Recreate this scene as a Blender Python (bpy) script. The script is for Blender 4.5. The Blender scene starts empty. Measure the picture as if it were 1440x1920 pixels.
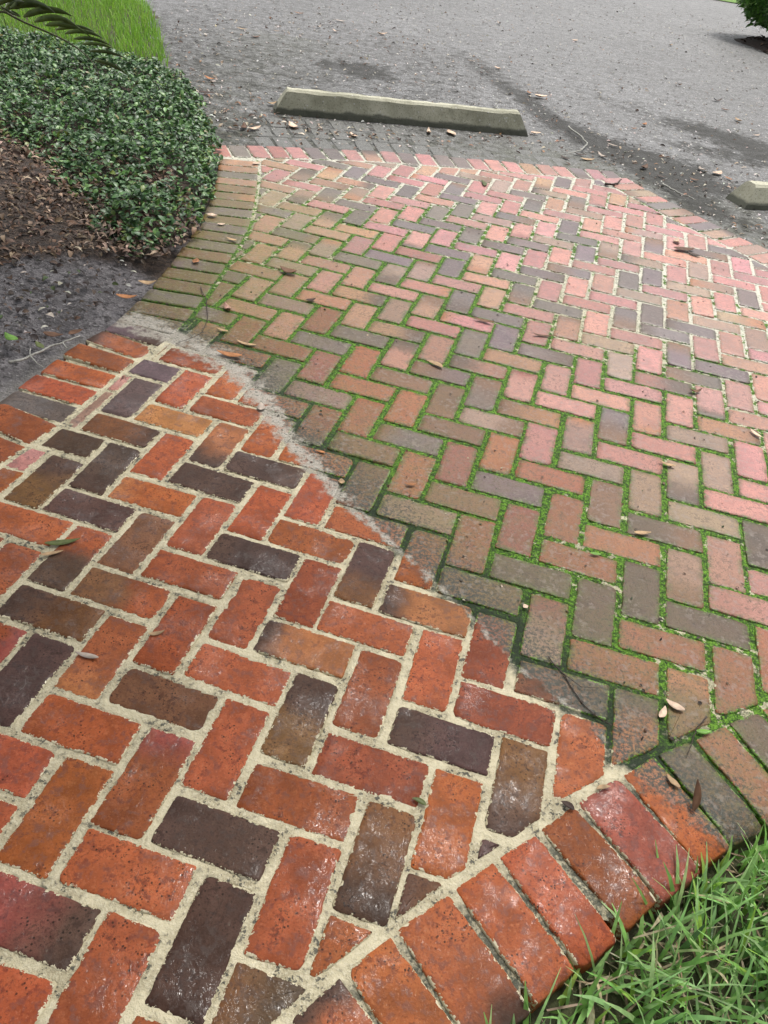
import bpy, math, random
import numpy as np
from mathutils import Matrix, Vector

random.seed(7)
RNG = np.random.default_rng(11)
R = math.radians
scene = bpy.context.scene
col = scene.collection

# ------------------------------------------------------------------ camera
CAM_Z = 1.27944
FPX = 1442.0
RW = np.array([[0.98702703, 0.10272070, 0.12339410],
               [0.16055418, -0.63148843, -0.75858072],
               [0.0, 0.76855112, -0.63978839]])          # rows: right, down, forward
CAM = np.array([0.0, 0.0, CAM_Z])
cd = bpy.data.cameras.new('camera')
cam = bpy.data.objects.new('camera', cd)
col.objects.link(cam)
cd.sensor_fit = 'HORIZONTAL'
cd.sensor_width = 36.0
cd.lens = 36.0 * FPX / 1440.0
cd.clip_start = 0.02
cd.clip_end = 900
m = Matrix.Identity(4)
for r in range(3):
    m[r][0] = RW[0][r]
    m[r][1] = -RW[1][r]
    m[r][2] = -RW[2][r]
m.translation = Vector(CAM)
cam.matrix_world = m
scene.camera = cam

# ------------------------------------------------------------------ world, sun, exposure
SUN_EL, SUN_AZ = 64.0, 22.0        # elevation; azimuth from +Y (away from the camera) towards +X
w = bpy.data.worlds.new('World')
scene.world = w
w.use_nodes = True
wn, wl = w.node_tree.nodes, w.node_tree.links
wn.clear()
sky = wn.new('ShaderNodeTexSky')
sky.sky_type = 'NISHITA'
sky.sun_disc = False
sky.sun_elevation = R(SUN_EL)
sky.sun_rotation = R(SUN_AZ)
sky.air_density = 1.0
sky.dust_density = 6.0
sky.ozone_density = 1.0
hs = wn.new('ShaderNodeHueSaturation')
hs.inputs['Saturation'].default_value = 0.28       # a clouded, nearly white sky
bg = wn.new('ShaderNodeBackground')
bg.inputs['Strength'].default_value = 0.15
wo = wn.new('ShaderNodeOutputWorld')
wl.new(sky.outputs['Color'], hs.inputs['Color'])
wl.new(hs.outputs['Color'], bg.inputs['Color'])
wl.new(bg.outputs[0], wo.inputs[0])
sd = bpy.data.lights.new('sun', 'SUN')
sd.energy = 1.8
sd.angle = R(10)
sd.color = (1.0, 0.965, 0.91)
sun = bpy.data.objects.new('sun', sd)
col.objects.link(sun)
sv = Vector((math.sin(R(SUN_AZ)) * math.cos(R(SUN_EL)), math.cos(R(SUN_AZ)) * math.cos(R(SUN_EL)), math.sin(R(SUN_EL))))
sun.rotation_euler = sv.to_track_quat('Z', 'Y').to_euler()
sun.location = sv * 20
scene.view_settings.view_transform = 'Standard'
scene.view_settings.look = 'None'
scene.view_settings.gamma = 1.0
scene.view_settings.use_curve_mapping = False
scene.view_settings.exposure = 0.48
scene.cycles.max_bounces = 4
scene.cycles.diffuse_bounces = 2
scene.cycles.glossy_bounces = 2
scene.cycles.transmission_bounces = 2

# ------------------------------------------------------------------ geometry helpers
U = 0.107                                           # brick module (width + joint)
LATC = np.array([0.19325426, -0.4188379])
LATW = np.array([[0.98384718, 0.17901042], [-0.17901042, 0.98384718]])


def lat2w(uv):
    return (np.atleast_2d(np.array(uv, float)) * U - LATC) @ LATW.T


def ground(px, py, z=0.0):
    """the point at height z that the photograph shows at (px, py)"""
    d = np.array([(px - 720) / FPX, (py - 960) / FPX, 1.0]) @ RW
    return CAM + d * ((z - CAM[2]) / d[2])


def at(px, py, t):
    d = np.array([(px - 720) / FPX, (py - 960) / FPX, 1.0]) @ RW
    return CAM + d * t


def project(X):
    X = (np.atleast_2d(X) - CAM) @ RW.T
    zz = np.maximum(X[:, 2:], 1e-3)
    return np.c_[FPX * X[:, :2] / zz + [720, 960], X[:, 2]]


def _hash(ix, iy, s):
    h = (ix.astype(np.int64) * 374761393 + iy.astype(np.int64) * 668265263 + s * 974634777) & 0x7fffffff
    h = ((h ^ (h >> 13)) * 1274126177) & 0x7fffffff
    h = h ^ (h >> 16)
    return (h & 0xffff) / 65535.0


def vnoise(x, y, s=0):
    x = np.asarray(x, float); y = np.asarray(y, float)
    ix, iy = np.floor(x), np.floor(y)
    fx, fy = x - ix, y - iy
    fx = fx * fx * (3 - 2 * fx); fy = fy * fy * (3 - 2 * fy)
    a = _hash(ix, iy, s); b = _hash(ix + 1, iy, s); c = _hash(ix, iy + 1, s); d = _hash(ix + 1, iy + 1, s)
    return (a * (1 - fx) + b * fx) * (1 - fy) + (c * (1 - fx) + d * fx) * fy


def fbm(x, y, s=0, o=3):
    r = 0; a = 0.5; t = 0
    for k in range(o):
        r = r + a * vnoise(x * 2 ** k, y * 2 ** k, s + k * 17); t += a; a *= 0.5
    return r / t


def sstep(a, b, x):
    t = np.clip((np.asarray(x, float) - a) / (b - a), 0, 1)
    return t * t * (3 - 2 * t)


def inside(pts, poly):
    pts = np.atleast_2d(pts); poly = np.asarray(poly, float)
    c = np.zeros(len(pts), bool)
    n = len(poly)
    for k in range(n):
        a, b = poly[k], poly[k - 1]
        if a[1] == b[1]:
            continue
        cond = (a[1] > pts[:, 1]) != (b[1] > pts[:, 1])
        xi = (b[0] - a[0]) * (pts[:, 1] - a[1]) / (b[1] - a[1]) + a[0]
        c ^= cond & (pts[:, 0] < xi)
    return c


def poly_dist(pts, line):
    """unsigned distance, side (+ left of travel), arc length of the foot, for an open polyline"""
    pts = np.atleast_2d(pts); line = np.asarray(line, float)
    best = np.full(len(pts), 1e9); side = np.zeros(len(pts)); arc = np.zeros(len(pts)); acc = 0.0
    for a, b in zip(line[:-1], line[1:]):
        d = b - a; L = np.hypot(*d)
        t = np.clip(((pts - a) @ d) / (L * L), 0, 1)
        q = a + t[:, None] * d
        e = np.hypot(*(pts - q).T)
        cr = d[0] * (pts[:, 1] - a[1]) - d[1] * (pts[:, 0] - a[0])
        k = e < best
        best[k] = e[k]; side[k] = np.sign(cr[k]); arc[k] = (acc + t * L)[k]
        acc += L
    return best, side, arc


def smooth_line(pts, step=0.02):
    """Catmull-Rom through the points, resampled evenly"""
    P = np.asarray(pts, float)
    P = np.vstack([2 * P[0] - P[1], P, 2 * P[-1] - P[-2]])
    out = []
    for k in range(1, len(P) - 2):
        t = np.linspace(0, 1, 24, endpoint=False)[:, None]
        a, b, c, d = P[k - 1], P[k], P[k + 1], P[k + 2]
        out.append(0.5 * (2 * b + (c - a) * t + (2 * a - 5 * b + 4 * c - d) * t ** 2 + (3 * b - a - 3 * c + d) * t ** 3))
    out = np.vstack(out + [P[-2:-1]])
    L = np.r_[0, np.cumsum(np.hypot(*np.diff(out, axis=0).T))]
    s = np.arange(0, L[-1], step)
    return np.c_[np.interp(s, L, out[:, 0]), np.interp(s, L, out[:, 1])]


def mesh_obj(name, verts, faces, mat, parent=None, attrs=None, colors=None, smooth=True, loc=None):
    me = bpy.data.meshes.new(name)
    verts = np.asarray(verts, float)
    if loc is not None:
        verts = verts - np.asarray(loc)
    if isinstance(faces, np.ndarray):
        nf, k = faces.shape
        me.vertices.add(len(verts)); me.vertices.foreach_set('co', verts.astype(np.float32).ravel())
        me.loops.add(nf * k); me.loops.foreach_set('vertex_index', faces.astype(np.int32).ravel())
        me.polygons.add(nf); me.polygons.foreach_set('loop_start', np.arange(0, nf * k, k, dtype=np.int32))
        me.update(calc_edges=True)
    else:
        me.from_pydata(verts.tolist(), [], faces)
    if attrs:
        for k, v in attrs.items():
            a = me.attributes.new(k, 'FLOAT', 'POINT')
            a.data.foreach_set('value', np.asarray(v, np.float32))
    if colors is not None:
        a = me.attributes.new('col', 'FLOAT_COLOR', 'POINT')
        c4 = np.c_[np.asarray(colors, np.float32), np.ones(len(colors), np.float32)].astype(np.float32)
        a.data.foreach_set('color', c4.ravel())
    me.polygons.foreach_set('use_smooth', np.full(len(me.polygons), smooth))
    if mat:
        me.materials.append(mat)
    me.update()
    o = bpy.data.objects.new(name, me)
    col.objects.link(o)
    if loc is not None:
        o.location = Vector(loc)
    if parent:
        o.parent = parent
        if loc is not None:
            o.matrix_parent_inverse = Matrix.Identity(4)
            o.location = Vector(np.asarray(loc) - np.asarray(parent.location))
    return o


def tag(o, label=None, cat=None, group=None, kind=None):
    if label: o['label'] = label
    if cat: o['category'] = cat
    if group: o['group'] = group
    if kind: o['kind'] = kind
    return o


def empty(name, loc):
    o = bpy.data.objects.new(name, None)
    col.objects.link(o)
    o.location = Vector(loc)
    o.empty_display_size = 0.1
    return o


def grid_faces(mask):
    """quads of a vertex grid (ny, nx) where mask (ny-1, nx-1) holds; returns faces and compact vertex index"""
    ny, nx = mask.shape[0] + 1, mask.shape[1] + 1
    jj, ii = np.nonzero(mask)
    a = jj * nx + ii
    f = np.c_[a, a + 1, a + 1 + nx, a + nx]
    used = np.unique(f)
    remap = np.full(ny * nx, -1); remap[used] = np.arange(len(used))
    return remap[f], used


# ------------------------------------------------------------------ node material helper
class NT:
    def __init__(self, name):
        self.mat = bpy.data.materials.new(name)
        self.mat.use_nodes = True
        self.n = self.mat.node_tree.nodes; self.l = self.mat.node_tree.links
        self.n.clear()
        self.out = self.n.new('ShaderNodeOutputMaterial')
        self.b = self.n.new('ShaderNodeBsdfPrincipled')
        self.l.new(self.b.outputs[0], self.out.inputs[0])
        g = self.n.new('ShaderNodeNewGeometry')
        self.pos = g.outputs['Position']
        self.geo = g

    def put(self, sock, v):
        if v is None: return
        if isinstance(v, (int, float)): sock.default_value = v
        elif isinstance(v, (tuple, list)):
            sock.default_value = tuple(v) if len(sock.default_value) == len(v) else tuple(v) + (1.0,)
        else: self.l.new(v, sock)

    def attr(self, name, out='Fac'):
        a = self.n.new('ShaderNodeAttribute'); a.attribute_name = name
        return a.outputs[out]

    def math(self, op, a, b=None, c=None, clamp=False):
        k = self.n.new('ShaderNodeMath'); k.operation = op; k.use_clamp = clamp
        self.put(k.inputs[0], a); self.put(k.inputs[1], b); self.put(k.inputs[2], c)
        return k.outputs[0]

    def noise(self, scale, detail=3, rough=0.55, vec=None, dist=0.0, out='Fac'):
        k = self.n.new('ShaderNodeTexNoise')
        k.inputs['Scale'].default_value = scale; k.inputs['Detail'].default_value = detail
        k.inputs['Roughness'].default_value = rough; k.inputs['Distortion'].default_value = dist
        self.l.new(vec or self.pos, k.inputs['Vector'])
        return k.outputs[out]

    def voro(self, scale, vec=None, feature='F1', out='Distance', rand=1.0):
        k = self.n.new('ShaderNodeTexVoronoi'); k.feature = feature
        k.inputs['Scale'].default_value = scale; k.inputs['Randomness'].default_value = rand
        self.l.new(vec or self.pos, k.inputs['Vector'])
        return k.outputs[out]

    def ramp(self, v, lo, hi, a=0.0, b=1.0):
        k = self.n.new('ShaderNodeMapRange'); k.interpolation_type = 'SMOOTHSTEP'
        self.put(k.inputs['Value'], v)
        self.put(k.inputs['From Min'], lo); self.put(k.inputs['From Max'], hi)
        self.put(k.inputs['To Min'], a); self.put(k.inputs['To Max'], b)
        return k.outputs[0]

    def mix(self, f, a, b, mode='MIX'):
        k = self.n.new('ShaderNodeMix'); k.data_type = 'RGBA'; k.blend_type = mode
        self.put(k.inputs[0], f)
        self.put(k.inputs[6], a); self.put(k.inputs[7], b)
        return k.outputs[2]

    def hsv(self, c, h=0.5, s=1.0, v=1.0):
        k = self.n.new('ShaderNodeHueSaturation')
        self.put(k.inputs['Hue'], h); self.put(k.inputs['Saturation'], s); self.put(k.inputs['Value'], v)
        self.put(k.inputs['Color'], c)
        return k.outputs[0]

    def bump(self, h, strength=0.5, dist=0.002, normal=None):
        k = self.n.new('ShaderNodeBump')
        self.put(k.inputs['Strength'], strength); self.put(k.inputs['Distance'], dist)
        self.put(k.inputs['Height'], h)
        if normal: self.l.new(normal, k.inputs['Normal'])
        return k.outputs[0]

    def vadd(self, v, s):
        """offset a vector by (s, s*1.7, s*.6)"""
        c = self.n.new('ShaderNodeCombineXYZ')
        self.put(c.inputs[0], s); self.put(c.inputs[1], self.math('MULTIPLY', s, 1.7)); self.put(c.inputs[2], self.math('MULTIPLY', s, 0.6))
        k = self.n.new('ShaderNodeVectorMath'); k.operation = 'ADD'
        self.put(k.inputs[0], v); self.put(k.inputs[1], c.outputs[0])
        return k.outputs[0]

    def set(self, **kw):
        for k, v in kw.items():
            self.put(self.b.inputs[k.replace('_', ' ')], v)


def simple_mat(name, c1, c2, scale=20, rough=0.7, bump=0.3, bdist=0.002, detail=4, **kw):
    t = NT(name)
    f = t.noise(scale, detail, 0.6)
    t.set(Base_Color=t.mix(t.ramp(f, 0.3, 0.7), c1, c2), Roughness=rough)
    t.set(Normal=t.bump(t.noise(scale * 4, 4, 0.6), bump, bdist))
    t.set(**kw)
    return t.mat


def joint_shading(t, wash, sand, moss, N):
    """mortar colour (washed / mossy), masks and the grey sediment; shared by the joints and the mortar smeared on bricks.
    N: w28 (world noise), n1 (broad), n2 (fine), n3 (spots)"""
    w28, n1, n2, n3 = N
    grime = t.attr('grime')
    wc = t.math('SUBTRACT', w28, 0.5)
    clean = t.mix(t.ramp(n1, 0.35, 0.65), (0.545, 0.485, 0.325), (0.34, 0.295, 0.185))
    clean = t.mix(t.ramp(n2, 0.45, 0.7, 0.0, 0.6), clean, (0.60, 0.55, 0.40))
    spots = t.math('MULTIPLY', t.ramp(n3, 0.545, 0.60), t.ramp(n1, 0.42, 0.58))
    clean = t.mix(t.math('MULTIPLY', spots, 0.9), clean, (0.035, 0.035, 0.028))
    clean = t.mix(t.math('MULTIPLY', grime, t.ramp(n3, .36, .56, .25, .92)), clean, (0.045, 0.05, 0.034))
    dirty = t.mix(t.ramp(n1, 0.3, 0.7), (0.42, 0.39, 0.26), (0.20, 0.19, 0.11))
    dirty = t.mix(t.ramp(n2, 0.45, 0.7, 0, .6), dirty, (0.56, 0.53, 0.41))
    dirty = t.mix(t.ramp(wash, 1.1, 2.2, 0, .75), dirty, (0.58, 0.57, 0.50))
    dirty = t.mix(t.ramp(n3, 0.54, 0.64, 0, .8), dirty, (0.03, 0.04, 0.018))
    mossc = t.mix(t.ramp(n2, 0.38, 0.64), (0.030, 0.078, 0.006), (0.125, 0.265, 0.022))
    mossc = t.mix(t.ramp(n3, 0.47, 0.59, 0, .85), mossc, (0.013, 0.028, 0.006))
    mm = t.ramp(t.math('ADD', moss, t.math('MULTIPLY', wc, 2.1)), 0.50, 0.62)
    dirty = t.mix(mm, dirty, mossc)
    wn_ = t.math('ADD', wash, t.math('MULTIPLY', wc, 0.11))
    dmask = t.ramp(wn_, -0.004, 0.014)
    return t.mix(dmask, clean, dirty), dmask, wn_, wc


def streak(t, base, sand, wc, n2, n3):
    gr = t.mix(t.ramp(n2, .35, .7), (0.26, 0.238, 0.198), (0.41, 0.38, 0.325))
    gr = t.mix(t.ramp(n3, .56, .64, 0, .85), gr, (0.035, 0.04, 0.025))
    sm = t.ramp(t.math('ADD', sand, t.math('MULTIPLY', wc, 2.6)), 0.40, 1.05)
    return t.mix(t.math('MULTIPLY', sm, 0.92), base, gr), sm


def brick_material():
    t = NT('worn_brick')
    seed = t.attr('seed'); edge = t.attr('edge'); wash = t.attr('wash'); sand = t.attr('sand'); moss = t.attr('moss'); alg = t.attr('algae')
    base = t.attr('col', 'Color')
    vec = t.vadd(t.pos, t.math('MULTIPLY', seed, 13.7))
    big = t.noise(13, 3, .6, vec); mid = t.noise(68, 3, .65, vec); fine = t.noise(260, 2, .6, vec)
    w28 = t.noise(27, 4, .68); n3 = t.noise(120, 3, .7)
    c = t.hsv(base, 0.5, 1.0, t.ramp(big, 0.30, 0.70, 0.66, 1.22))
    c = t.mix(t.ramp(mid, 0.50, 0.64, 0, 0.72), c, t.hsv(base, 0.49, 0.95, 0.46))
    c = t.mix(t.ramp(mid, 0.44, 0.30, 0, 0.40), c, t.hsv(base, 0.508, 0.95, 1.28))
    c = t.mix(t.ramp(fine, 0.55, 0.68, 0, 0.5), c, t.hsv(base, 0.49, 0.95, 0.40))
    c = t.mix(t.ramp(fine, 0.40, 0.28, 0, 0.3), c, t.hsv(base, 0.51, 0.85, 1.5))
    scr = t.noise(30, 3, .7, vec, 2.2)
    c = t.mix(t.math('MULTIPLY', t.ramp(t.math('ABSOLUTE', t.math('SUBTRACT', scr, .5)), .022, .004), t.ramp(big, .5, .62, 0, .7)), c, (0.05, 0.03, 0.02))
    pv = t.voro(120, vec)
    pit = t.math('MULTIPLY', t.ramp(pv, 0.26, 0.16), t.ramp(big, 0.46, 0.60))
    c = t.mix(t.math('MULTIPLY', pit, 0.85), c, (0.016, 0.011, 0.009))
    mc, dmask, wn_, wc = joint_shading(t, wash, sand, moss, (w28, big, fine, n3))
    # not yet washed: a thin grey-brown biofilm with black flecks
    film = t.math('MULTIPLY', t.math('MULTIPLY', dmask, t.ramp(wash, 0.5, 2.0, 1.0, 0.22)), t.ramp(big, 0.25, 0.8, 0.25, 0.85))
    c = t.mix(film, c, t.mix(t.ramp(wash, .2, 1.6, .38, .5), t.hsv(c, 0.5, 0.95, 0.74), (0.155, 0.095, 0.045)))
    nearl = t.ramp(wn_, 0.9, 0.0)
    fleck = t.math('MULTIPLY', t.ramp(n3, t.ramp(nearl, 0, 1, .66, .555), t.ramp(nearl, 0, 1, .71, .61)), dmask)
    c = t.mix(t.math('MULTIPLY', fleck, 0.8), c, (0.022, 0.020, 0.014))
    creep = t.math('MULTIPLY', t.math('MULTIPLY', t.ramp(edge, 0.022, 0.0), moss), t.math('MULTIPLY', dmask, t.ramp(w28, .42, .60)))
    c = t.mix(t.math('MULTIPLY', creep, 0.8), c, t.mix(t.ramp(n3, .4, .6), (0.07, 0.125, 0.014), (0.02, 0.03, 0.01)))
    c = t.mix(t.math('MULTIPLY', alg, t.math('MULTIPLY', dmask, t.ramp(w28, .3, .65, .3, 1.0))), c, t.mix(0.5, c, (0.13, 0.125, 0.02)))
    blk = t.math('MULTIPLY', t.ramp(wn_, 0.22, 0.02), t.ramp(wn_, -0.02, 0.025))
    blk = t.math('MULTIPLY', blk, t.ramp(n3, 0.42, 0.54))
    c = t.mix(t.math('MULTIPLY', blk, 0.9), c, (0.02, 0.025, 0.016))
    sme = t.math('LESS_THAN', edge, t.ramp(t.math('ADD', t.math('MULTIPLY', mid, .65), t.math('MULTIPLY', fine, .35)), 0.38, 0.66, -0.0015, 0.0056))
    c = t.mix(sme, c, mc)
    lime = t.math('MULTIPLY', t.ramp(big, 0.60, 0.40), t.ramp(mid, .50, .62))
    c = t.mix(t.math('MULTIPLY', lime, t.ramp(dmask, 0, 1, 0.05, 0.14)), c, (0.60, 0.50, 0.43))
    c, sm = streak(t, c, sand, wc, fine, n3)
    wet = t.math('MULTIPLY', t.math('SUBTRACT', 1.0, dmask), t.math('SUBTRACT', 1.0, t.math('MULTIPLY', sm, 0.8)))
    wetp = t.math('MULTIPLY', wet, t.ramp(t.noise(8.5, 3, .6, vec), 0.48, 0.68, 0.08, 0.75))
    rough = t.math('ADD', t.ramp(dmask, 0, 1, 0.50, 0.48), t.math('MULTIPLY', t.math('SUBTRACT', fine, .5), .3))
    h = t.math('ADD', t.math('MULTIPLY', fine, 0.7), mid)
    nb = t.bump(h, t.ramp(dmask, 0, 1, .32, .75), 0.0024)
    nw = t.bump(t.noise(34, 3, .55, vec, 2.6), 1.0, 0.0040)
    t.set(Base_Color=c, Roughness=rough, Normal=nb, Coat_Weight=wetp, Coat_Roughness=0.03, Coat_Normal=nw)
    t.b.inputs['Coat IOR'].default_value = 1.42
    t.put(t.b.inputs['Specular IOR Level'], t.math('ADD', .06, t.math('MULTIPLY', dmask, t.ramp(wash, .3, 2.0, .24, .5))))
    return t.mat


def mortar_material():
    t = NT('mortar_joint')
    wash = t.attr('wash'); sand = t.attr('sand'); moss = t.attr('moss')
    w28 = t.noise(27, 4, .68); n1 = t.noise(16, 3, .6); n2 = t.noise(230, 2, .65); n3 = t.noise(95, 3, .7)
    mc, dmask, wn_, wc = joint_shading(t, wash, sand, moss, (w28, n1, n2, n3))
    blk = t.math('MULTIPLY', t.ramp(wn_, 0.26, 0.06), t.ramp(wn_, -0.03, 0.01))
    mc = t.mix(t.math('MULTIPLY', blk, t.ramp(n3, 0.32, 0.46, .35, 0.97)), mc, (0.018, 0.028, 0.014))
    c, sm = streak(t, mc, sand, wc, n2, n3)
    h = t.math('ADD', n3, t.math('MULTIPLY', n2, .6))
    t.set(Base_Color=c, Roughness=t.ramp(dmask, 0, 1, .5, .85), Normal=t.bump(h, 0.9, 0.004))
    t.b.inputs['Specular IOR Level'].default_value = 0.3
    return t.mat


M_BRICK = brick_material()
M_MORTAR = mortar_material()

# ------------------------------------------------------------------ layout of the walkway (metres)
WASH = smooth_line([(-1.75, 2.42), (-1.3, 2.36), (-0.976, 2.316), (-0.767, 2.233), (-0.536, 2.094), (-0.30, 1.772), (-0.149, 1.589),
                    (0.041, 1.402), (0.231, 1.211), (0.348, 1.068), (0.47, 0.985), (0.53, 0.885), (0.66, 0.79), (0.9, 0.55), (1.3, 0.2)], 0.03)
RIGHT_IN = smooth_line([(-0.75, -0.65), (-0.44, -0.18), (-0.16, 0.21), (0.045, 0.451), (0.124, 0.526), (0.205, 0.598), (0.283, 0.667), (0.363, 0.733), (0.44, 0.802),
                        (0.523, 0.868), (0.609, 0.931), (0.698, 0.988), (0.786, 1.043), (0.875, 1.094), (1.10, 1.20), (1.5, 1.36), (2.1, 1.5), (3.0, 1.6)], 0.02)
LEFT_IN = smooth_line([(-1.45, -0.2), (-1.2, 0.65), (-1.065, 1.15), (-0.975, 1.482), (-0.946, 1.577), (-0.914, 1.677), (-0.888, 1.82), (-0.864, 1.95), (-0.835, 2.08),
                       (-0.80, 2.19), (-0.775, 2.32), (-0.764, 2.594), (-0.763, 2.818), (-0.766, 3.04), (-0.775, 3.289), (-0.812, 3.553), (-0.895, 4.0), (-0.985, 4.38)], 0.02)
TOP_IN = smooth_line([(-1.40, 4.10), (-1.145, 4.21), (-0.52, 4.505), (-0.15, 4.635), (0.231, 4.742), (0.60, 4.84), (0.97, 4.93), (1.14, 4.97)], 0.02)
TR_IN = smooth_line([(0.93, 5.02), (0.985, 4.905), (1.249, 4.471), (1.477, 4.163), (1.681, 3.887), (2.1, 3.36), (2.7, 2.75), (3.4, 2.2)], 0.02)
BL = 0.205                                          # length of an edging brick


def offset(line, d):
    tq = np.gradient(line, axis=0); tq /= np.hypot(*tq.T)[:, None]
    return line + np.c_[-tq[:, 1], tq[:, 0]] * d     # + = left of travel


RIGHT_OUT = offset(RIGHT_IN, -BL - .008); LEFT_OUT = offset(LEFT_IN, BL + .008); TOP_OUT = offset(TOP_IN, BL + .008); TR_OUT = offset(TR_IN, BL + .008)
FIELD = np.vstack([RIGHT_IN[::3], TR_IN[TR_IN[:, 1] < 4.93][::-3], TOP_IN[TOP_IN[:, 0] > -0.97][::-3], LEFT_IN[LEFT_IN[:, 1] < 4.29][::-3]])
OUTER = np.vstack([offset(RIGHT_IN, -BL + .025)[::3], offset(TR_IN, BL - .02)[::-3], offset(TOP_IN, BL - .02)[(TOP_IN[:, 0] < 0.86)][::-3], offset(LEFT_IN, BL - .012)[LEFT_IN[:, 1] < 4.15][::-3]])


WASH_C = WASH[::3]


def surface_attrs(xy):
    e, s, arc = poly_dist(xy, WASH_C)
    wash = e * s                                     # + = the side that has not been washed
    a0 = arc - 0.55                                  # arc length from where the line meets the left edging
    width = np.interp(a0, [0, .35, .7, 1.1, 1.45, 1.6, 2.2], [.12, .12, .092, .060, .036, .024, .018])
    amp = np.interp(a0, [-.3, 0, .3, 1.2, 1.55, 1.8, 2.2, 2.5], [.75, .95, 1.0, 1.0, .85, .62, .5, .2])
    ctr = np.interp(a0, [0, .3, 1.5], [-0.02, 0.015, 0.008])
    sand = amp * (np.exp(-((wash - ctr) / (width * 0.55)) ** 2) * .78 + .30 * np.exp(-((wash - ctr) / (width * 1.3)) ** 2))
    x, y = xy[:, 0], xy[:, 1]
    low = fbm(x * 1.3, y * 1.3, 5)
    moss = np.interp(wash, [0, .05, .9, 1.6, 2.6, 4], [.75, .98, .9, .62, .42, .35]) + (low - .5) * 0.9
    moss -= 0.28 * sstep(1.0, 2.2, x) * sstep(1.5, 2.6, y)
    moss = np.clip(moss, 0, 1.05)
    algae = np.maximum(sstep(0.0, -0.72, x) * sstep(1.9, 2.4, y) * sstep(4.6, 3.4, y), .55 * sstep(.8, .1, wash) * sstep(-.02, .1, wash))
    return dict(wash=wash, sand=sand, moss=moss, algae=algae)


def brick_inset(x, y):
    """how far a point of the field lies inside its herringbone brick (metres; negative in the joints)"""
    uv = (np.c_[x, y] @ LATW + LATC) / U
    i, j = np.floor(uv[:, 0]), np.floor(uv[:, 1]); fu, fv = uv[:, 0] - i, uv[:, 1] - j
    s = np.mod(i - j, 4)
    lo_u = np.where(s == 2, fu + 1, fu); hi_u = np.where(s == 1, 2 - fu, 1 - fu)
    lo_v = np.where(s == 3, fv + 1, fv); hi_v = np.where(s == 0, 2 - fv, 1 - fv)
    return (np.minimum(np.minimum(lo_u, hi_u), np.minimum(lo_v, hi_v)) - 0.058) * U


def mortar_height(x, y, at_, field):
    d = sstep(-0.01, 0.03, at_['wash'])
    n = fbm(x * 55, y * 55, 3, 3) - .5
    n2 = fbm(x * 150, y * 150, 9, 2) - .5
    z = -0.0019 + n * (0.0030 + 0.0015 * d) + n2 * 0.0014 * (1 + d * at_['moss'] * 1.5) - 0.0010 * d
    z = z + np.clip(at_['sand'], 0, 1) * 0.0016
    if field:
        z = z - 0.012 * sstep(0.006, 0.014, brick_inset(x, y)) * sstep(0.03, 0.05, line_gap(x, y))
    else:
        z = z - 0.004 * sstep(0.015, 0.06, line_gap(x, y))
    return z


def line_gap(x, y):
    g = np.full(len(x), 9.0)
    for ln in (RIGHT_IN, LEFT_IN, TOP_IN, TR_IN):
        g = np.minimum(g, poly_dist(np.c_[x, y], ln[::5])[0])
    return g


# mortar bed: fine near the camera, coarser away from it
ys = [0.05]
while ys[-1] < 5.45:
    ys.append(ys[-1] + np.interp(ys[-1], [0, .5, 1.5, 3, 5.5], [.0055, .0055, .0075, .012, .016]))
ys = np.array(ys)
xs = np.arange(-1.75, 2.6, 0.0085)
gx, gy = np.meshgrid(xs, ys)
cx = (gx[:-1, :-1] + gx[1:, 1:]) / 2; cy = (gy[:-1, :-1] + gy[1:, 1:]) / 2
cc = np.c_[cx.ravel(), cy.ravel()]
pp = project(np.c_[cc, np.zeros(len(cc))])
vis = (pp[:, 0] > -260) & (pp[:, 0] < 1700) & (pp[:, 1] < 2300)
in_f = inside(cc, FIELD) & vis
in_o = inside(cc, OUTER) & ~inside(cc, FIELD) & vis


def mortar_mesh(name, mask):
    f, used = grid_faces(mask.reshape(cx.shape))
    x, y = gx.ravel()[used], gy.ravel()[used]
    a = surface_attrs(np.c_[x, y])
    z = mortar_height(x, y, a, name == 'walkway')
    ins = brick_inset(x, y)
    g_ = line_gap(x, y)
    a['grime'] = np.where(inside(np.c_[x, y], FIELD), 0.0, sstep(.01, .05, g_) * np.where(x > 0, 1.0, .35)) if name != 'walkway' else .35 * sstep(.0, -.5, x) * fbm(x * 5, y * 5, 19)
    if name == 'walkway':                            # moss sits in the middle of a joint, bare mortar along the bricks
        a['moss'] = a['moss'] - 0.16 * sstep(-0.006, 0.001, ins)
    o = mesh_obj(name, np.c_[x, y, z], f, M_MORTAR, attrs=a)
    return tag(o, kind='structure')


WALK = mortar_mesh('walkway', in_f)
EDGING = mortar_mesh('walkway_edging', in_o)

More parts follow.
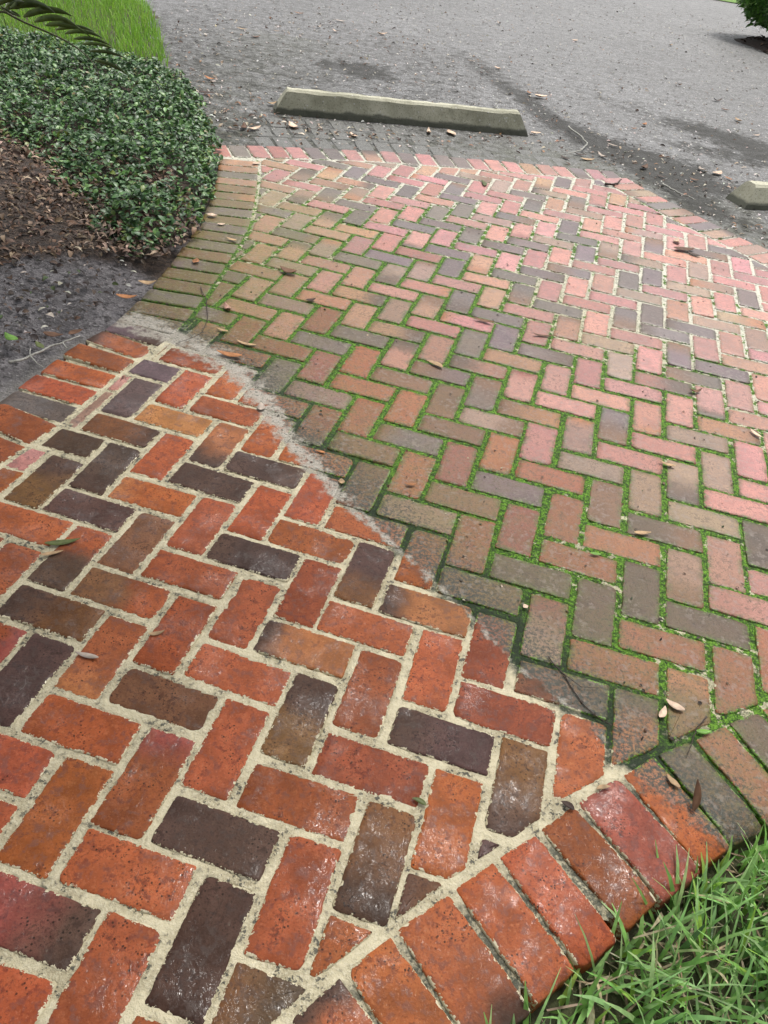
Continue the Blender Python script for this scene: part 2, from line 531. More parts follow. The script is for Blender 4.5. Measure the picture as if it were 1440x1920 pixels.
# ------------------------------------------------------------------ bricks
TYPE = {'r': (0.285, 0.076, 0.028), 'p': (0.43, 0.172, 0.148), 'd': (0.075, 0.043, 0.031), 'b': (0.165, 0.075, 0.032), 'o': (0.36, 0.135, 0.052),
        'm': (0.255, 0.062, 0.046), 'g': (0.29, 0.175, 0.125), 'x': (0.30, 0.11, 0.085)}  # 'p' is a pink brick with some sky sheen painted into its colour
ROWS = {1: (-1, 'rdrddrrrpp'), 0: (-3, 'rrdrdrbrrbrr'), -3: (-4, 'mrdrrdrbrrdxp'), -4: (-4, 'rrrbrrrmddgpdp'), -7: (-6, 'rrbrorobdrodgpp'),
        -8: (-6, 'drrrrdrrmrbgggpp'), -11: (-8, 'rbbrdrrgbdrgppgopp'), -12: (-8, 'rdbrrrbrmrpgdpppppp'), -15: (-9, 'rdrddrbdbgopppxddopp'),
        -16: (-10, 'rbdrorrrrbdpppgpdppgp'), -19: (-10, 'dborrgrbdoodpgpddggpp'), -20: (-9, 'drrdmrooddpopddoppdpp'), -23: (-10, 'drrrddoppdpdppgpggppp'),
        -24: (-9, 'brorogododppoddpgpp'), -27: (-10, 'dogroppppdddppgppdd'), -28: (-10, 'boopoggdopppdgpdpp'), -31: (-10, 'ogoddxdpddgdppgpp'),
        -32: (-10, 'oogppppdpppdpppp'), -35: (-11, 'odoopddpgdppgppp'), -36: (-11, 'ogodppddppdodpo'), -39: (-12, 'dopdpppdppdgppp'),
        -40: (-12, 'ggdgpdpdpgpodp'), -43: (-13, 'opoodppdgpp'), -44: (-13, 'pgodppop'), -47: (-14, 'opdo')}
MIXED = {(0, 3): ('d', 0, .5), (-7, -2): ('d', .0, .3), (-4, -1): ('d', .75, .3), (-11, -6): ('r', .8, .3), (-12, -7): ('r', .85, .35), (-3, 7): ('p', .9, .4),
         (-7, 0): ('d', 0, .28), (-3, -2): ('d', .8, .7), (-15, 5): ('d', .85, .5), (-11, -7): ('d', .1, .4), (-4, 3): ('g', .2, .5), (-16, -9): ('d', .9, .35), (-3, -4): ('d', 1, .6), (-19, -9): ('d', 1, .3)}
RES = "H-3,0,5,4;H-2,1,1,-2;H-1,2,1,-1;V-1,-1,4,-3;V0,0,3,0;V-4,0,4,-1;H-5,2,1,-3;H-4,3,1,2;H-3,4,1,2;H-2,5,-5,11;H-1,6,-11,6;V-3,1,2,-5;V-2,2,-3,1;V-1,3,-5,3;V0,4,-6,4;V-5,3,0,-5;V-4,4,-3,-6;V-3,5,-1,3;V-2,6,-1,4;V-1,7,-6,5;H-6,5,-3,2;H-5,6,-2,2;H-4,7,0,5;H-3,8,-3,5;H-7,4,4,3;H0,7,-3,-1;H1,8,-6,6;H2,9,-2,-3;H3,10,-1,-6;H5,12,4,-4;V1,5,0,4;V2,6,-5,-3;V3,7,0,-3;V4,8,-2,-8;V6,10,1,-7;V7,11,1,-9;H6,9,-1,5;H6,13,6,-2;V3,11,1,-5;V7,15,1,-7;H2,13,-3,6;H1,12,-4,3;V2,14,-5,0;V-4,8,4,0;V-5,7,3,5;V-6,6,-1,-4;H-7,8,3,-4;H-6,9,3,4;H-5,10,1,6;H-8,7,2,-3;V-8,8,2,-6;V-9,7,6,-8;H-8,11,-5,2;V-9,11,-4,-4"
SHIFT = {}
for tok in RES.split(';'):
    a, j, dx, dy = tok[1:].split(',')
    SHIFT[(tok[0], int(a), int(j))] = (int(dx) * 0.8e-3, int(dy) * 0.8e-3)


def clip_half(poly, p, n):
    """keep the side where (x-p).n >= 0"""
    out = []
    for k in range(len(poly)):
        a, b = poly[k], poly[(k + 1) % len(poly)]
        da, db = (a - p) @ n, (b - p) @ n
        if da >= 0: out.append(a)
        if (da >= 0) != (db >= 0): out.append(a + (b - a) * (da / (da - db)))
    return np.array(out)


def area(p):
    x, y = p[:, 0], p[:, 1]
    return 0.5 * np.sum(x * np.roll(y, -1) - y * np.roll(x, -1))


CURVES = [(RIGHT_IN, 1), (LEFT_IN, -1), (TOP_IN, -1), (TR_IN, -1)]      # side on which the field lies


def clip_field(poly):
    c = poly.mean(0)
    for line, sgn in CURVES:
        d = np.hypot(*(line - c).T)
        k0 = int(d.argmin())
        if d[k0] > 0.24: continue
        for k in (k0 - 4, k0, k0 + 4):
            k = min(max(k, 1), len(line) - 2)
            tq = line[k + 1] - line[k - 1]; tq = tq / np.hypot(*tq)
            n = np.array([-tq[1], tq[0]]) * sgn
            poly = clip_half(poly, line[k] + n * 0.0065, n)
            if len(poly) < 3: return None
    return poly if area(poly) > 3.5e-4 else None


def round_outline(poly, ds, rads):
    pts = []
    n = len(poly)
    for k in range(n):
        a, b, c = poly[k - 1], poly[k], poly[(k + 1) % n]
        u1 = a - b; u2 = c - b; l1, l2 = np.hypot(*u1), np.hypot(*u2); u1 /= l1; u2 /= l2
        r = min(rads[k % len(rads)], 0.35 * l1, 0.35 * l2)
        p, q = b + u1 * r, b + u2 * r
        s = max(2, int(round(r / ds)) + 1)
        for t in np.linspace(0, 1, s + 1):
            pts.append((1 - t) ** 2 * p + 2 * t * (1 - t) * b + t * t * q)
        e = c + (-u2) * min(rads[(k + 1) % len(rads)], 0.35 * l2, 0.35 * np.hypot(*(poly[(k + 2) % n] - c)))
        L = np.hypot(*(e - q)); m_ = int(L / ds)
        for i in range(1, m_):
            pts.append(q + (e - q) * i / m_)
    return np.array(pts)


def edge_dist(p, poly, free=None):
    d = np.full(len(p), 1e9)
    for k in range(len(poly)):
        a, b = poly[k], poly[(k + 1) % len(poly)]
        if free is not None and ((a + b) / 2 - poly.mean(0)) @ free > .06: continue      # an outer end without mortar
        t = (b - a) / np.hypot(*(b - a)); n = np.array([-t[1], t[0]])
        d = np.minimum(d, (p - a) @ n)
    return d


def brick_geo(poly, ch, seed, near, mixed=None, axis=None, drop=0.0, lift=0.0, proud=1.0, thick=0.045, nose=None, free=None):
    """rings of vertices from the buried foot over the worn arris to the middle of the face"""
    rnd = random.Random(seed)
    ds = 0.0045 if near < 1.3 else (0.0075 if near < 2.2 else (0.013 if near < 3.6 else 0.024))
    c0 = poly.mean(0)
    rads = [rnd.uniform(.005, .009) if rnd.random() < .75 else rnd.uniform(.012, .024) for _ in poly]
    ol = round_outline(poly, ds, rads)
    nx_ = np.roll(ol, -1, 0) - np.roll(ol, 1, 0); nx_ /= np.maximum(np.hypot(*nx_.T), 1e-9)[:, None]
    nin = np.c_[-nx_[:, 1], nx_[:, 0]]
    jit = (fbm(ol[:, 0] * 60 + seed * 7.1, ol[:, 1] * 60, 21, 3) - .5) * (0.0050 if near < 2.2 else 0.004)
    jit = jit + (fbm(ol[:, 0] * 14 + seed * 3.3, ol[:, 1] * 14, 5, 2) - .5) * 0.0040
    ol = ol + nin * jit[:, None]
    n = len(ol)
    rings = [(0.0, -thick), (0.0, -0.0034), (0.0010, -0.0011), (0.0028, 0.0)]
    if near > 2.2: rings = [(0.0, -thick), (0.0, -0.0034), (0.0026, 0.0)]
    V = []
    for d, z in rings:
        V.append(np.c_[ol + nin * d, np.full(n, z)])
    last = ol + nin * rings[-1][0]
    cm = last.mean(0)
    ins = (0.86, 0.66, 0.44, 0.22) if near < 2.2 else (0.8, 0.4)
    for s in ins:
        V.append(np.c_[cm + (last - cm) * s, np.zeros(n)])
    V = np.vstack(V + [np.array([[cm[0], cm[1], 0.0]])])
    k = len(rings) + len(ins)
    F = []
    for r in range(k - 1):
        a = r * n
        for i in range(n):
            j = (i + 1) % n
            F.append((a + i, a + j, a + n + j, a + n + i))
    a = (k - 1) * n; ce = k * n
    for i in range(n): F.append((a + i, a + (i + 1) % n, ce))
    xy = V[:, :2]
    und = (fbm(xy[:, 0] * 22 + seed, xy[:, 1] * 22, 41, 2) - .5) * 0.0012
    tl = np.array([rnd.gauss(0, .004), rnd.gauss(0, .004)])
    top = V[:, 2] > -thick * 0.9
    V[top, 2] += (und + (xy - c0) @ tl)[top] + rnd.gauss(0, .0009) + lift
    if nose is not None:                                # rounded outer end of an edging brick
        p_, d_ = nose
        tt = np.clip(((xy - p_) @ d_) / 0.05, 0, 1.4)
        V[top, 2] -= (tt[top] ** 2) * drop
    ed = edge_dist(xy, poly, free)
    base = np.array(TYPE[ch])
    if ch == 'd' and c0[1] > 1.7: base = np.array((.125, .088, .088))       # far tones paler: unwashed greys, plus sky glare painted into the colour
    if ch == 'r' and c0[1] > 2.6: base = np.array((.38, .135, .085))
    if ch == 'o' and c0[1] > 2.3: base = np.array((.38, .185, .105))
    v = rnd.uniform(.76, 1.2)
    base = base * v * np.array([1, rnd.uniform(.9, 1.16), rnd.uniform(.85, 1.2)])
    cols = np.tile(base, (len(V), 1))
    if mixed is None and ch in 'bgod' and rnd.random() < .35: mixed = (rnd.choice('dbo' if ch != 'd' else 'db'), rnd.choice([0, 1]), rnd.uniform(.25, .6))
    if mixed is None and ch in 'rp' and rnd.random() < .16: mixed = (rnd.choice('dmo'), rnd.choice([0, 1]), rnd.uniform(.15, .3))
    if mixed is not None and axis is not None:
        oc = np.array(TYPE[mixed[0]])
        u = ((xy - c0) @ axis) / 0.2 + .5
        u = u + (fbm(xy[:, 0] * 25, xy[:, 1] * 25, 8) - .5) * .3
        pos, wd = mixed[1], mixed[2]
        f = sstep(pos - wd * 1.4, pos - wd * .2, u) if pos > .5 else sstep(pos + wd * 1.4, pos + wd * .2, u)
        cols = cols * (1 - f[:, None]) + oc * f[:, None]
    at_ = surface_attrs(xy)
    at_['edge'] = ed; at_['seed'] = np.full(len(V), rnd.random())
    return V, F, cols, at_


jobs = []          # (size in the picture, polygon, type, mixed, axis)
rt = random.Random(3)
for j in range(-9, 52):
    for i in range(-22, 32):
        s = (i - j) % 4; mg = 0.058
        if s == 0: P = [(i + mg, j + mg), (i + 1 - mg, j + mg), (i + 1 - mg, j + 2 - mg), (i + mg, j + 2 - mg)]; k = 'V'; ax = np.array([0, 1.])
        elif s == 1: P = [(i + mg, j + mg), (i + 2 - mg, j + mg), (i + 2 - mg, j + 1 - mg), (i + mg, j + 1 - mg)]; k = 'H'; ax = np.array([1., 0])
        else: continue
        P = np.array(P, float); ctr = P.mean(0)
        a = rt.gauss(0, .009); sc = 1 + rt.gauss(0, .012)
        ca, sa = math.cos(a), math.sin(a)
        P = ctr + (P - ctr) @ np.array([[ca, sa], [-sa, ca]]) * sc
        Pw = lat2w(P)
        Pw = Pw + (np.array(SHIFT[(k, i, j)]) if (k, i, j) in SHIFT else np.array([rt.gauss(0, .0016), rt.gauss(0, .0016)]))
        c = Pw.mean(0)
        q = project(np.r_[c, 0][None])[0]
        if q[2] < 0.15 or not (-260 < q[0] < 1700 and q[1] < 2250): continue
        Pw = clip_field(Pw)
        if Pw is None or not (inside(Pw.mean(0)[None], FIELD)[0]): continue
        d = i - j
        ch = None
        if d in ROWS:
            st, sr = ROWS[d]
            if 0 <= i - st < len(sr): ch = sr[i - st]
        if ch is None: ch = rt.choice('rrrppddbog') if c[1] < 1.6 else rt.choice('ppppddogg')
        onscreen = -40 < q[0] < 1480 and q[1] < 1990
        size = math.sqrt(abs(area(project(np.c_[Pw, np.zeros(len(Pw))])[:, :2]))) * (1 if onscreen else .02)
        jobs.append((size, Pw, ch, MIXED.get((d, i)), (LATW @ ax), q[2]))
jobs.sort(key=lambda t: -t[0])
rest = [[], [], [], {}]; off = 0
for n_, (size, Pw, ch, mx, ax, dist) in enumerate(jobs):
    V, F, C, A = brick_geo(Pw, ch, n_ + 1, dist, mx, ax)
    if n_ < 300:
        c = np.r_[Pw.mean(0), 0]
        mesh_obj('brick', V, F, M_BRICK, WALK, A, C, loc=c)
    else:
        rest[0].append(V); rest[1] += [tuple(x + off for x in f) for f in F]; rest[2].append(C)
        for k in A: rest[3].setdefault(k, []).append(A[k])
        off += len(V)
o = mesh_obj('far_bricks', np.vstack(rest[0]), rest[1], M_BRICK, WALK, {k: np.concatenate(v) for k, v in rest[3].items()}, np.vstack(rest[2]))
tag(o, kind='stuff')

# ---- edging bricks, laid side by side across the edge


def along(line, s):
    L = np.r_[0, np.cumsum(np.hypot(*np.diff(line, axis=0).T))]
    p = np.array([np.interp(s, L, line[:, 0]), np.interp(s, L, line[:, 1])])
    e = 0.03
    a = np.array([np.interp(s - e, L, line[:, 0]), np.interp(s - e, L, line[:, 1])])
    b = np.array([np.interp(s + e, L, line[:, 0]), np.interp(s + e, L, line[:, 1])])
    t = (b - a) / np.hypot(*(b - a))
    return p, t, L[-1]


def arc_of(line, pt):
    k = np.hypot(*(line - np.array(pt)).T).argmin()
    return np.r_[0, np.cumsum(np.hypot(*np.diff(line, axis=0).T))][k]


edge_id = [1000]


def edging(line, joints, types, sgn, drop, lift=0.0, keep=None, length=BL, parent=EDGING, mat=M_BRICK, name='brick', gap=0.0058, shift=0.0, proud=None):
    for k in range(len(joints) - 1):
        s0, s1 = joints[k], joints[k + 1]
        p0, t0, _ = along(line, s0); p1, t1, _ = along(line, s1)
        n0 = np.array([-t0[1], t0[0]]) * sgn; n1 = np.array([-t1[1], t1[0]]) * sgn
        pm, tm, _ = along(line, (s0 + s1) / 2); nm = np.array([-tm[1], tm[0]]) * sgn
        hw = np.hypot(*(p1 - p0)) / 2 - gap
        mid = (p0 + p1) / 2
        jl = length * random.uniform(.97, 1.02)
        a_ = random.gauss(0, .012)
        nm = np.array([nm[0] * math.cos(a_) - nm[1] * math.sin(a_), nm[0] * math.sin(a_) + nm[1] * math.cos(a_)]); tm = np.array([nm[1], -nm[0]]) * sgn
        st = 0.0065 + shift
        P = np.array([mid - tm * hw + nm * st, mid + tm * hw + nm * st, mid + tm * hw + nm * (st + jl), mid - tm * hw + nm * (st + jl)])
        if area(P) < 0: P = P[::-1]
        c = P.mean(0)
        if keep is not None and not keep(c): continue
        q = project(np.r_[c, 0][None])[0]
        if q[2] < .15 or not (-200 < q[0] < 1640 and q[1] < 2250): continue
        edge_id[0] += 1
        V, F, C, A = brick_geo(P, types[k % len(types)], edge_id[0], q[2], None, nm, drop=drop, lift=lift, thick=0.06 if drop else .045, nose=(mid + nm * (st + jl - 0.052), nm) if drop else None, free=nm)
        if proud is not None: A['wash'] = np.full(len(V), 3.0); A['moss'] *= .3
        mesh_obj(name, V, F, mat, parent, A, C, loc=np.r_[c, 0])


RJ = [(0.045, 0.451), (0.124, 0.526), (0.205, 0.595), (0.28, 0.665), (0.362, 0.732), (0.44, 0.802), (0.521, 0.866), (0.609, 0.931), (0.699, 0.984), (0.783, 1.04), (0.87, 1.092)]
sj = [arc_of(RIGHT_IN, p) for p in RJ]
sj = [sj[0] - .104 * k for k in range(5, 0, -1)] + sj + [sj[-1] + .104 * k for k in range(1, 9)]
edging(RIGHT_IN, sj, 'rrrrr' + 'rrrrrmrdrdrrdrrdrrd', -1, 0.008)
LJ = [(-0.969, 1.482), (-0.946, 1.577), (-0.916, 1.677), (-0.895, 1.774), (-0.878, 1.875), (-0.862, 1.977), (-0.836, 2.083), (-0.806, 2.178), (-0.778, 2.275)]
sj = [arc_of(LEFT_IN, p) for p in LJ]
sj = [sj[0] - .102 * k for k in range(4, 0, -1)] + sj + [sj[-1] + .1045 * k for k in range(1, 20)]
edging(LEFT_IN, sj, 'rrrr' + 'rrdrrrrd' + 'bbdbbdbdbdbdbbbodoo', 1, 0.0, keep=lambda c: c[1] < 4.30 + 0.35 * (c[0] + .9))
edging(TOP_IN, [.02 + .1065 * k for k in range(28)], 'ddrdprpddpopdpddpppoppdpdpdpp', 1, 0.0, keep=lambda c: c[0] < 1.06)
edging(TR_IN, [.055 + .1065 * k for k in range(35)], 'ppgpdgpdgpgppopdpgpp', 1, 0.0)


# ------------------------------------------------------------------ ground, road and beds
def road_material():
    t = NT('wet_asphalt')
    stain = t.attr('stain'); algae = t.attr('algae')
    n1 = t.noise(.7, 5, .62); n2 = t.noise(9, 4, .65); n4 = t.noise(26, 4, .75); ag = t.voro(58, out='Color'); agd = t.voro(58)
    fine = t.noise(210, 2, .65)
    sep = t.n.new('ShaderNodeSeparateColor'); t.l.new(ag, sep.inputs[0])
    c = t.mix(t.ramp(n1, .3, .7), (0.075, 0.075, 0.074), (0.135, 0.135, 0.137))
    c = t.mix(t.ramp(n2, .35, .7, 0, .6), c, (0.075, 0.074, 0.070))
    c = t.mix(t.ramp(n4, .50, .64, 0, .75), c, (0.045, 0.044, 0.042))
    c = t.mix(t.ramp(n4, .46, .34, 0, .6), c, (0.21, 0.21, 0.212))
    st = t.ramp(sep.outputs[0], .62, .98, 0, .75)
    c = t.mix(t.math('MULTIPLY', st, t.ramp(agd, .55, .3)), c, (0.42, 0.41, 0.40))
    c = t.mix(t.ramp(sep.outputs[1], .6, .95, 0, .7), c, (0.045, 0.043, 0.04))
    c = t.mix(t.ramp(fine, .58, .72, 0, .7), c, (0.42, 0.41, 0.39))
    c = t.mix(t.math('MULTIPLY', algae, t.ramp(n2, .3, .65, .25, 1)), c, (0.055, 0.06, 0.03))
    sn = t.ramp(t.math('ADD', stain, t.math('ADD', t.math('MULTIPLY', t.math('SUBTRACT', n4, .5), 1.5), t.math('MULTIPLY', t.math('SUBTRACT', n2, .5), .8))), .08, .72)
    c = t.mix(t.math('MULTIPLY', sn, .93), c, (0.022, 0.021, 0.017))
    h = t.math('ADD', t.math('MULTIPLY', agd, -1.2), t.math('ADD', fine, t.math('MULTIPLY', n2, .6)))
    t.set(Base_Color=c, Roughness=t.ramp(n2, .3, .7, .42, .62), Normal=t.bump(h, .85, .006))
    t.put(t.b.inputs['Specular IOR Level'], t.ramp(sn, 0, 1, .5, .18))
    return t.mat


M_ROAD = road_material()
ROAD_Z = -0.016
ry = [2.3]
while ry[-1] < 60: ry.append(ry[-1] + max(.025, (ry[-1] - 2.3) * .013))
rx = [0.0]
while rx[-1] < 34: rx.append(rx[-1] + max(.03, (rx[-1] - 2) * .02))
rx = np.array([-v for v in rx[:0:-1]] + rx); ry = np.array(ry)
RX, RY = np.meshgrid(rx, ry)
rxy = np.c_[RX.ravel(), RY.ravel()]
STAINS = [([(860, 95), (930, 150), (985, 185), (1020, 215), (1080, 250), (1150, 280), (1250, 315), (1300, 345), (1380, 365)], [.10, .10, .07, .08, .11, .15, .17, .17, .14], [.35, .55, .8, .75, .95, 1, 1, .9, .6]),
          ([(620, 122), (665, 128), (700, 140), (735, 150)], [.14, .16, .16, .10], [.6, .9, .85, .5]),
          ([(1060, 150), (1150, 190), (1230, 220), (1300, 240), (1380, 265), (1460, 300)], [.10, .12, .12, .14, .16, .2], [.2, .3, .4, .8, .9, .8]),
          ([(1290, 275), (1360, 290), (1460, 310)], [.10, .12, .12], [.5, .65, .6]),
          ([(1130, 295), (1200, 318), (1260, 350), (1330, 395), (1400, 425)], [.07, .09, .10, .10, .1], [.5, .8, .8, .7, .5])]
stain = np.zeros(len(rxy))
for line, wd, am in STAINS:
    P = np.array([ground(*q, ROAD_Z)[:2] for q in line])
    e, sd_, arc = poly_dist(rxy, P)
    L = np.r_[0, np.cumsum(np.hypot(*np.diff(P, axis=0).T))]
    wv = np.interp(arc, L, wd) * 2.0; av = np.interp(arc, L, am)
    stain = np.maximum(stain, av * np.exp(-(e / wv) ** 2))
stain = np.maximum(stain, .34 * sstep(10.5, 7.0, rxy[:, 1]) * sstep(1.6, -.4, rxy[:, 0]) * (.6 + .8 * fbm(rxy[:, 0] * .9, rxy[:, 1] * .9, 88)))
e, sd_, arc = poly_dist(rxy, np.vstack([TOP_OUT[:-12], TR_OUT[8:]])[::4])
ralg = 0.85 * np.exp(-(e / .55) ** 2) * (rxy[:, 0] < 1.9) + .5 * np.exp(-((rxy[:, 0] + 1.55) / .5) ** 2) * (rxy[:, 1] < 8)
rz = ROAD_Z + (fbm(rxy[:, 0] * 1.5, rxy[:, 1] * 1.5, 6) - .5) * .012 + (fbm(rxy[:, 0] * 14, rxy[:, 1] * 14, 9) - .5) * .006
rc = np.c_[((RX[:-1, :-1] + RX[1:, 1:]) / 2).ravel(), ((RY[:-1, :-1] + RY[1:, 1:]) / 2).ravel()]
gf, used = grid_faces((~inside(rc, FIELD) & ~((rc[:, 1] < 4.0) & (rc[:, 0] < 0))).reshape(RX.shape[0] - 1, -1))
ROAD = tag(mesh_obj('road', np.c_[rxy, rz][used], gf, M_ROAD, attrs=dict(stain=stain[used], algae=np.clip(ralg, 0, 1)[used])), kind='structure')
M_EARTH = simple_mat('earth', (0.10, 0.085, 0.065), (0.06, 0.07, 0.035), 3, .9)
tag(mesh_obj('ground', [(-300, -300, -.16), (300, -300, -.16), (300, 600, -.16), (-300, 600, -.16)], [(0, 1, 2, 3)], M_EARTH), kind='structure')

# the old course of bricks beyond the edging, buried in asphalt film
tw = NT('asphalt_filmed_brick')
nb_ = tw.noise(40, 4, .7); nf_ = tw.noise(170, 3, .65)
cw = tw.mix(tw.ramp(nb_, .35, .65), (0.13, 0.13, 0.122), (0.075, 0.077, 0.066))
cw = tw.mix(tw.ramp(nf_, .54, .68, 0, .8), cw, (0.30, 0.29, 0.27))
cw = tw.mix(tw.ramp(nf_, .44, .32, 0, .7), cw, (0.03, 0.03, 0.026))
tw.set(Base_Color=cw, Roughness=.55, Normal=tw.bump(tw.math('ADD', nb_, nf_), .9, .006))
M_WORN = tw.mat
for row, (off_, z_) in enumerate(((.232, -.0125), (.442, -.0135), (.652, -.0145))):
    edging(TOP_IN, [.30 + row * .03 + .112 * k for k in range(21 - row)], 'g', 1, 0.0, lift=z_, length=.196, parent=ROAD, mat=M_WORN, shift=off_,
           keep=lambda c: -1.12 < c[0] < 0.85 and c[1] < 5.26 + .25 * (c[0] + 1.1), gap=.008, proud=1)

# ---- planting bed on the left: grey sandy soil, leaf mulch, jasmine
JAS = np.array([(-1.10, 2.78), (-0.975, 3.05), (-1.00, 3.40), (-1.045, 3.75), (-1.12, 4.1), (-1.25, 4.48), (-1.48, 5.08), (-1.86, 5.78), (-2.6, 6.0), (-3.4, 6.0), (-5.0, 6.1),
                (-5.0, 4.5), (-2.8, 4.15), (-2.2, 3.85), (-1.82, 3.62), (-1.52, 3.22), (-1.33, 2.96)])
bx_ = np.arange(-6.0, -0.6, .03); by_ = np.r_[np.arange(.3, 3.6, .02), np.arange(3.6, 9.5, .06)]
BX, BY = np.meshgrid(bx_, by_)
bxy = np.c_[BX.ravel(), BY.ravel()]
le, ls, la = poly_dist(bxy, LEFT_OUT[::4])
ROADEDGE = np.array([(-1.16, 4.2), (-1.24, 4.45), (-1.52, 5.08), (-1.86, 5.85), (-2.09, 6.27), (-2.33, 7.0), (-2.80, 8.08), (-3.6, 9.6)])
re_, rs, ra = poly_dist(bxy, ROADEDGE)
depth = np.where(bxy[:, 1] < 4.3, le * ls, re_ * rs)       # distance inside the bed
depth = np.minimum(depth, np.where((bxy[:, 1] > 3.9) & (bxy[:, 1] < 4.5), np.minimum(le * np.where(bxy[:, 1] < 4.3, ls, 1), re_ * rs), 9))
MUL = np.array([ground(*q, .02)[:2] for q in [(-260, 560), (-100, 530), (0, 505), (120, 482), (220, 482), (300, 496), (378, 440), (330, 330), (0, 200), (-400, 200), (-900, 420)]])
md, ms, ma = poly_dist(bxy, np.vstack([MUL, MUL[:1]]))
mulch = sstep(-.06, .06, np.where(inside(bxy, MUL), md, -md) + (fbm(bxy[:, 0] * 7, bxy[:, 1] * 7, 4) - .5) * .25)
mulch = np.maximum(mulch, sstep(3.3, 3.6, bxy[:, 1]))
bz = -0.020 + .05 * sstep(.0, .5, depth) + (fbm(bxy[:, 0] * 6, bxy[:, 1] * 6, 2) - .5) * .03 * sstep(0, .15, depth) + (fbm(bxy[:, 0] * 25, bxy[:, 1] * 25, 12) - .5) * .008
bm_ = (depth > -.035).reshape(BX.shape)
f_, used = grid_faces(bm_[:-1, :-1] & bm_[1:, 1:] & bm_[:-1, 1:] & bm_[1:, :-1])
ts = NT('sandy_soil')
mu = ts.attr('mulch'); ep = ts.attr('rim')
a1 = ts.noise(9, 4, .65); a2 = ts.noise(85, 4, .75); a3 = ts.noise(38, 4, .72)
so = ts.mix(ts.ramp(a1, .35, .65), (0.24, 0.222, 0.226), (0.105, 0.095, 0.097))
so = ts.mix(ts.ramp(a2, .54, .64, 0, .75), so, (0.42, 0.40, 0.40))
so = ts.mix(ts.ramp(a3, .50, .62, 0, .85), so, (0.026, 0.021, 0.020))
so = ts.mix(ts.math('MULTIPLY', ep, ts.ramp(a3, .3, .6, .4, 1)), so, (0.30, 0.285, 0.26))
mc_ = ts.mix(ts.ramp(a3, .4, .6), (0.085, 0.052, 0.033), (0.035, 0.023, 0.016))
ts.set(Base_Color=ts.mix(mu, so, mc_), Roughness=.75, Normal=ts.bump(ts.math('ADD', a2, ts.math('MULTIPLY', a3, 1.5)), 1.0, .022))
rim = np.clip(np.exp(-((depth - .01) / .04) ** 2) * sstep(2.3, 2.1, bxy[:, 1]) * .95, 0, 1)
BED = tag(mesh_obj('planting_bed', np.c_[bxy, bz][used], f_, ts.mat, attrs=dict(mulch=mulch[used], rim=rim[used])), kind='structure')


# ------------------------------------------------------------------ foliage helpers
def leaf_mat(name, rough=.45, trans=.25, spec=.5):
    t = NT(name)
    c = t.attr('col', 'Color')
    n = t.noise(60, 2, .5)
    c = t.hsv(c, .5, 1, t.ramp(n, .3, .7, .8, 1.2))
    t.set(Base_Color=c, Roughness=rough)
    t.b.inputs['Specular IOR Level'].default_value = spec
    tr = t.n.new('ShaderNodeBsdfTranslucent'); t.l.new(c, tr.inputs[0])
    mx = t.n.new('ShaderNodeMixShader'); mx.inputs[0].default_value = trans
    t.l.new(t.b.outputs[0], mx.inputs[1]); t.l.new(tr.outputs[0], mx.inputs[2])
    t.l.new(mx.outputs[0], t.out.inputs[0])
    return t.mat


M_GRASS = leaf_mat('grass_blade', .4, .35)
M_JAS = leaf_mat('jasmine_leaf', .40, .15, .38)
M_PALM = leaf_mat('palm_leaflet', .38, .10, .4)
M_DRY = leaf_mat('dry_leaf', .6, .12, .3)
M_SHRUB = leaf_mat('shrub_leaf', .45, .35)


def blades(root, az, length, width, th0, kap, colr, seg=4):
    """curved grass blades: (verts, quads, colours)"""
    n = len(root)
    t = np.linspace(0, 1, seg + 1)
    th = th0[:, None] + kap[:, None] * t[None]
    dl = (length / seg)[:, None]
    hx = np.cumsum(np.c_[np.zeros(n), (np.sin(th[:, :-1]) * dl)], 1)
    hz = np.cumsum(np.c_[np.zeros(n), (np.cos(th[:, :-1]) * dl)], 1)
    ca, sa = np.cos(az)[:, None], np.sin(az)[:, None]
    cx_ = root[:, 0:1] + hx * ca; cy_ = root[:, 1:2] + hx * sa; cz_ = root[:, 2:3] + hz
    wv = width[:, None] * np.array([.75, 1, .9, .65, .12][:seg + 1] if seg == 4 else np.linspace(1, .1, seg + 1))[None] * .5
    tw_ = RNG.uniform(-.5, .5, n)[:, None]
    px_, py_ = -np.sin(az[:, None] + tw_), np.cos(az[:, None] + tw_)
    V = np.stack([np.stack([cx_ - px_ * wv, cy_ - py_ * wv, cz_], -1), np.stack([cx_ + px_ * wv, cy_ + py_ * wv, cz_], -1)], 2)   # n, seg+1, 2, 3
    V = V.reshape(-1, 3)
    b = (np.arange(n) * (seg + 1) * 2)[:, None] + (np.arange(seg) * 2)[None]
    F = np.stack([b, b + 1, b + 3, b + 2], -1).reshape(-1, 4)
    C = np.repeat(colr, (seg + 1) * 2, 0)
    return V, F, C


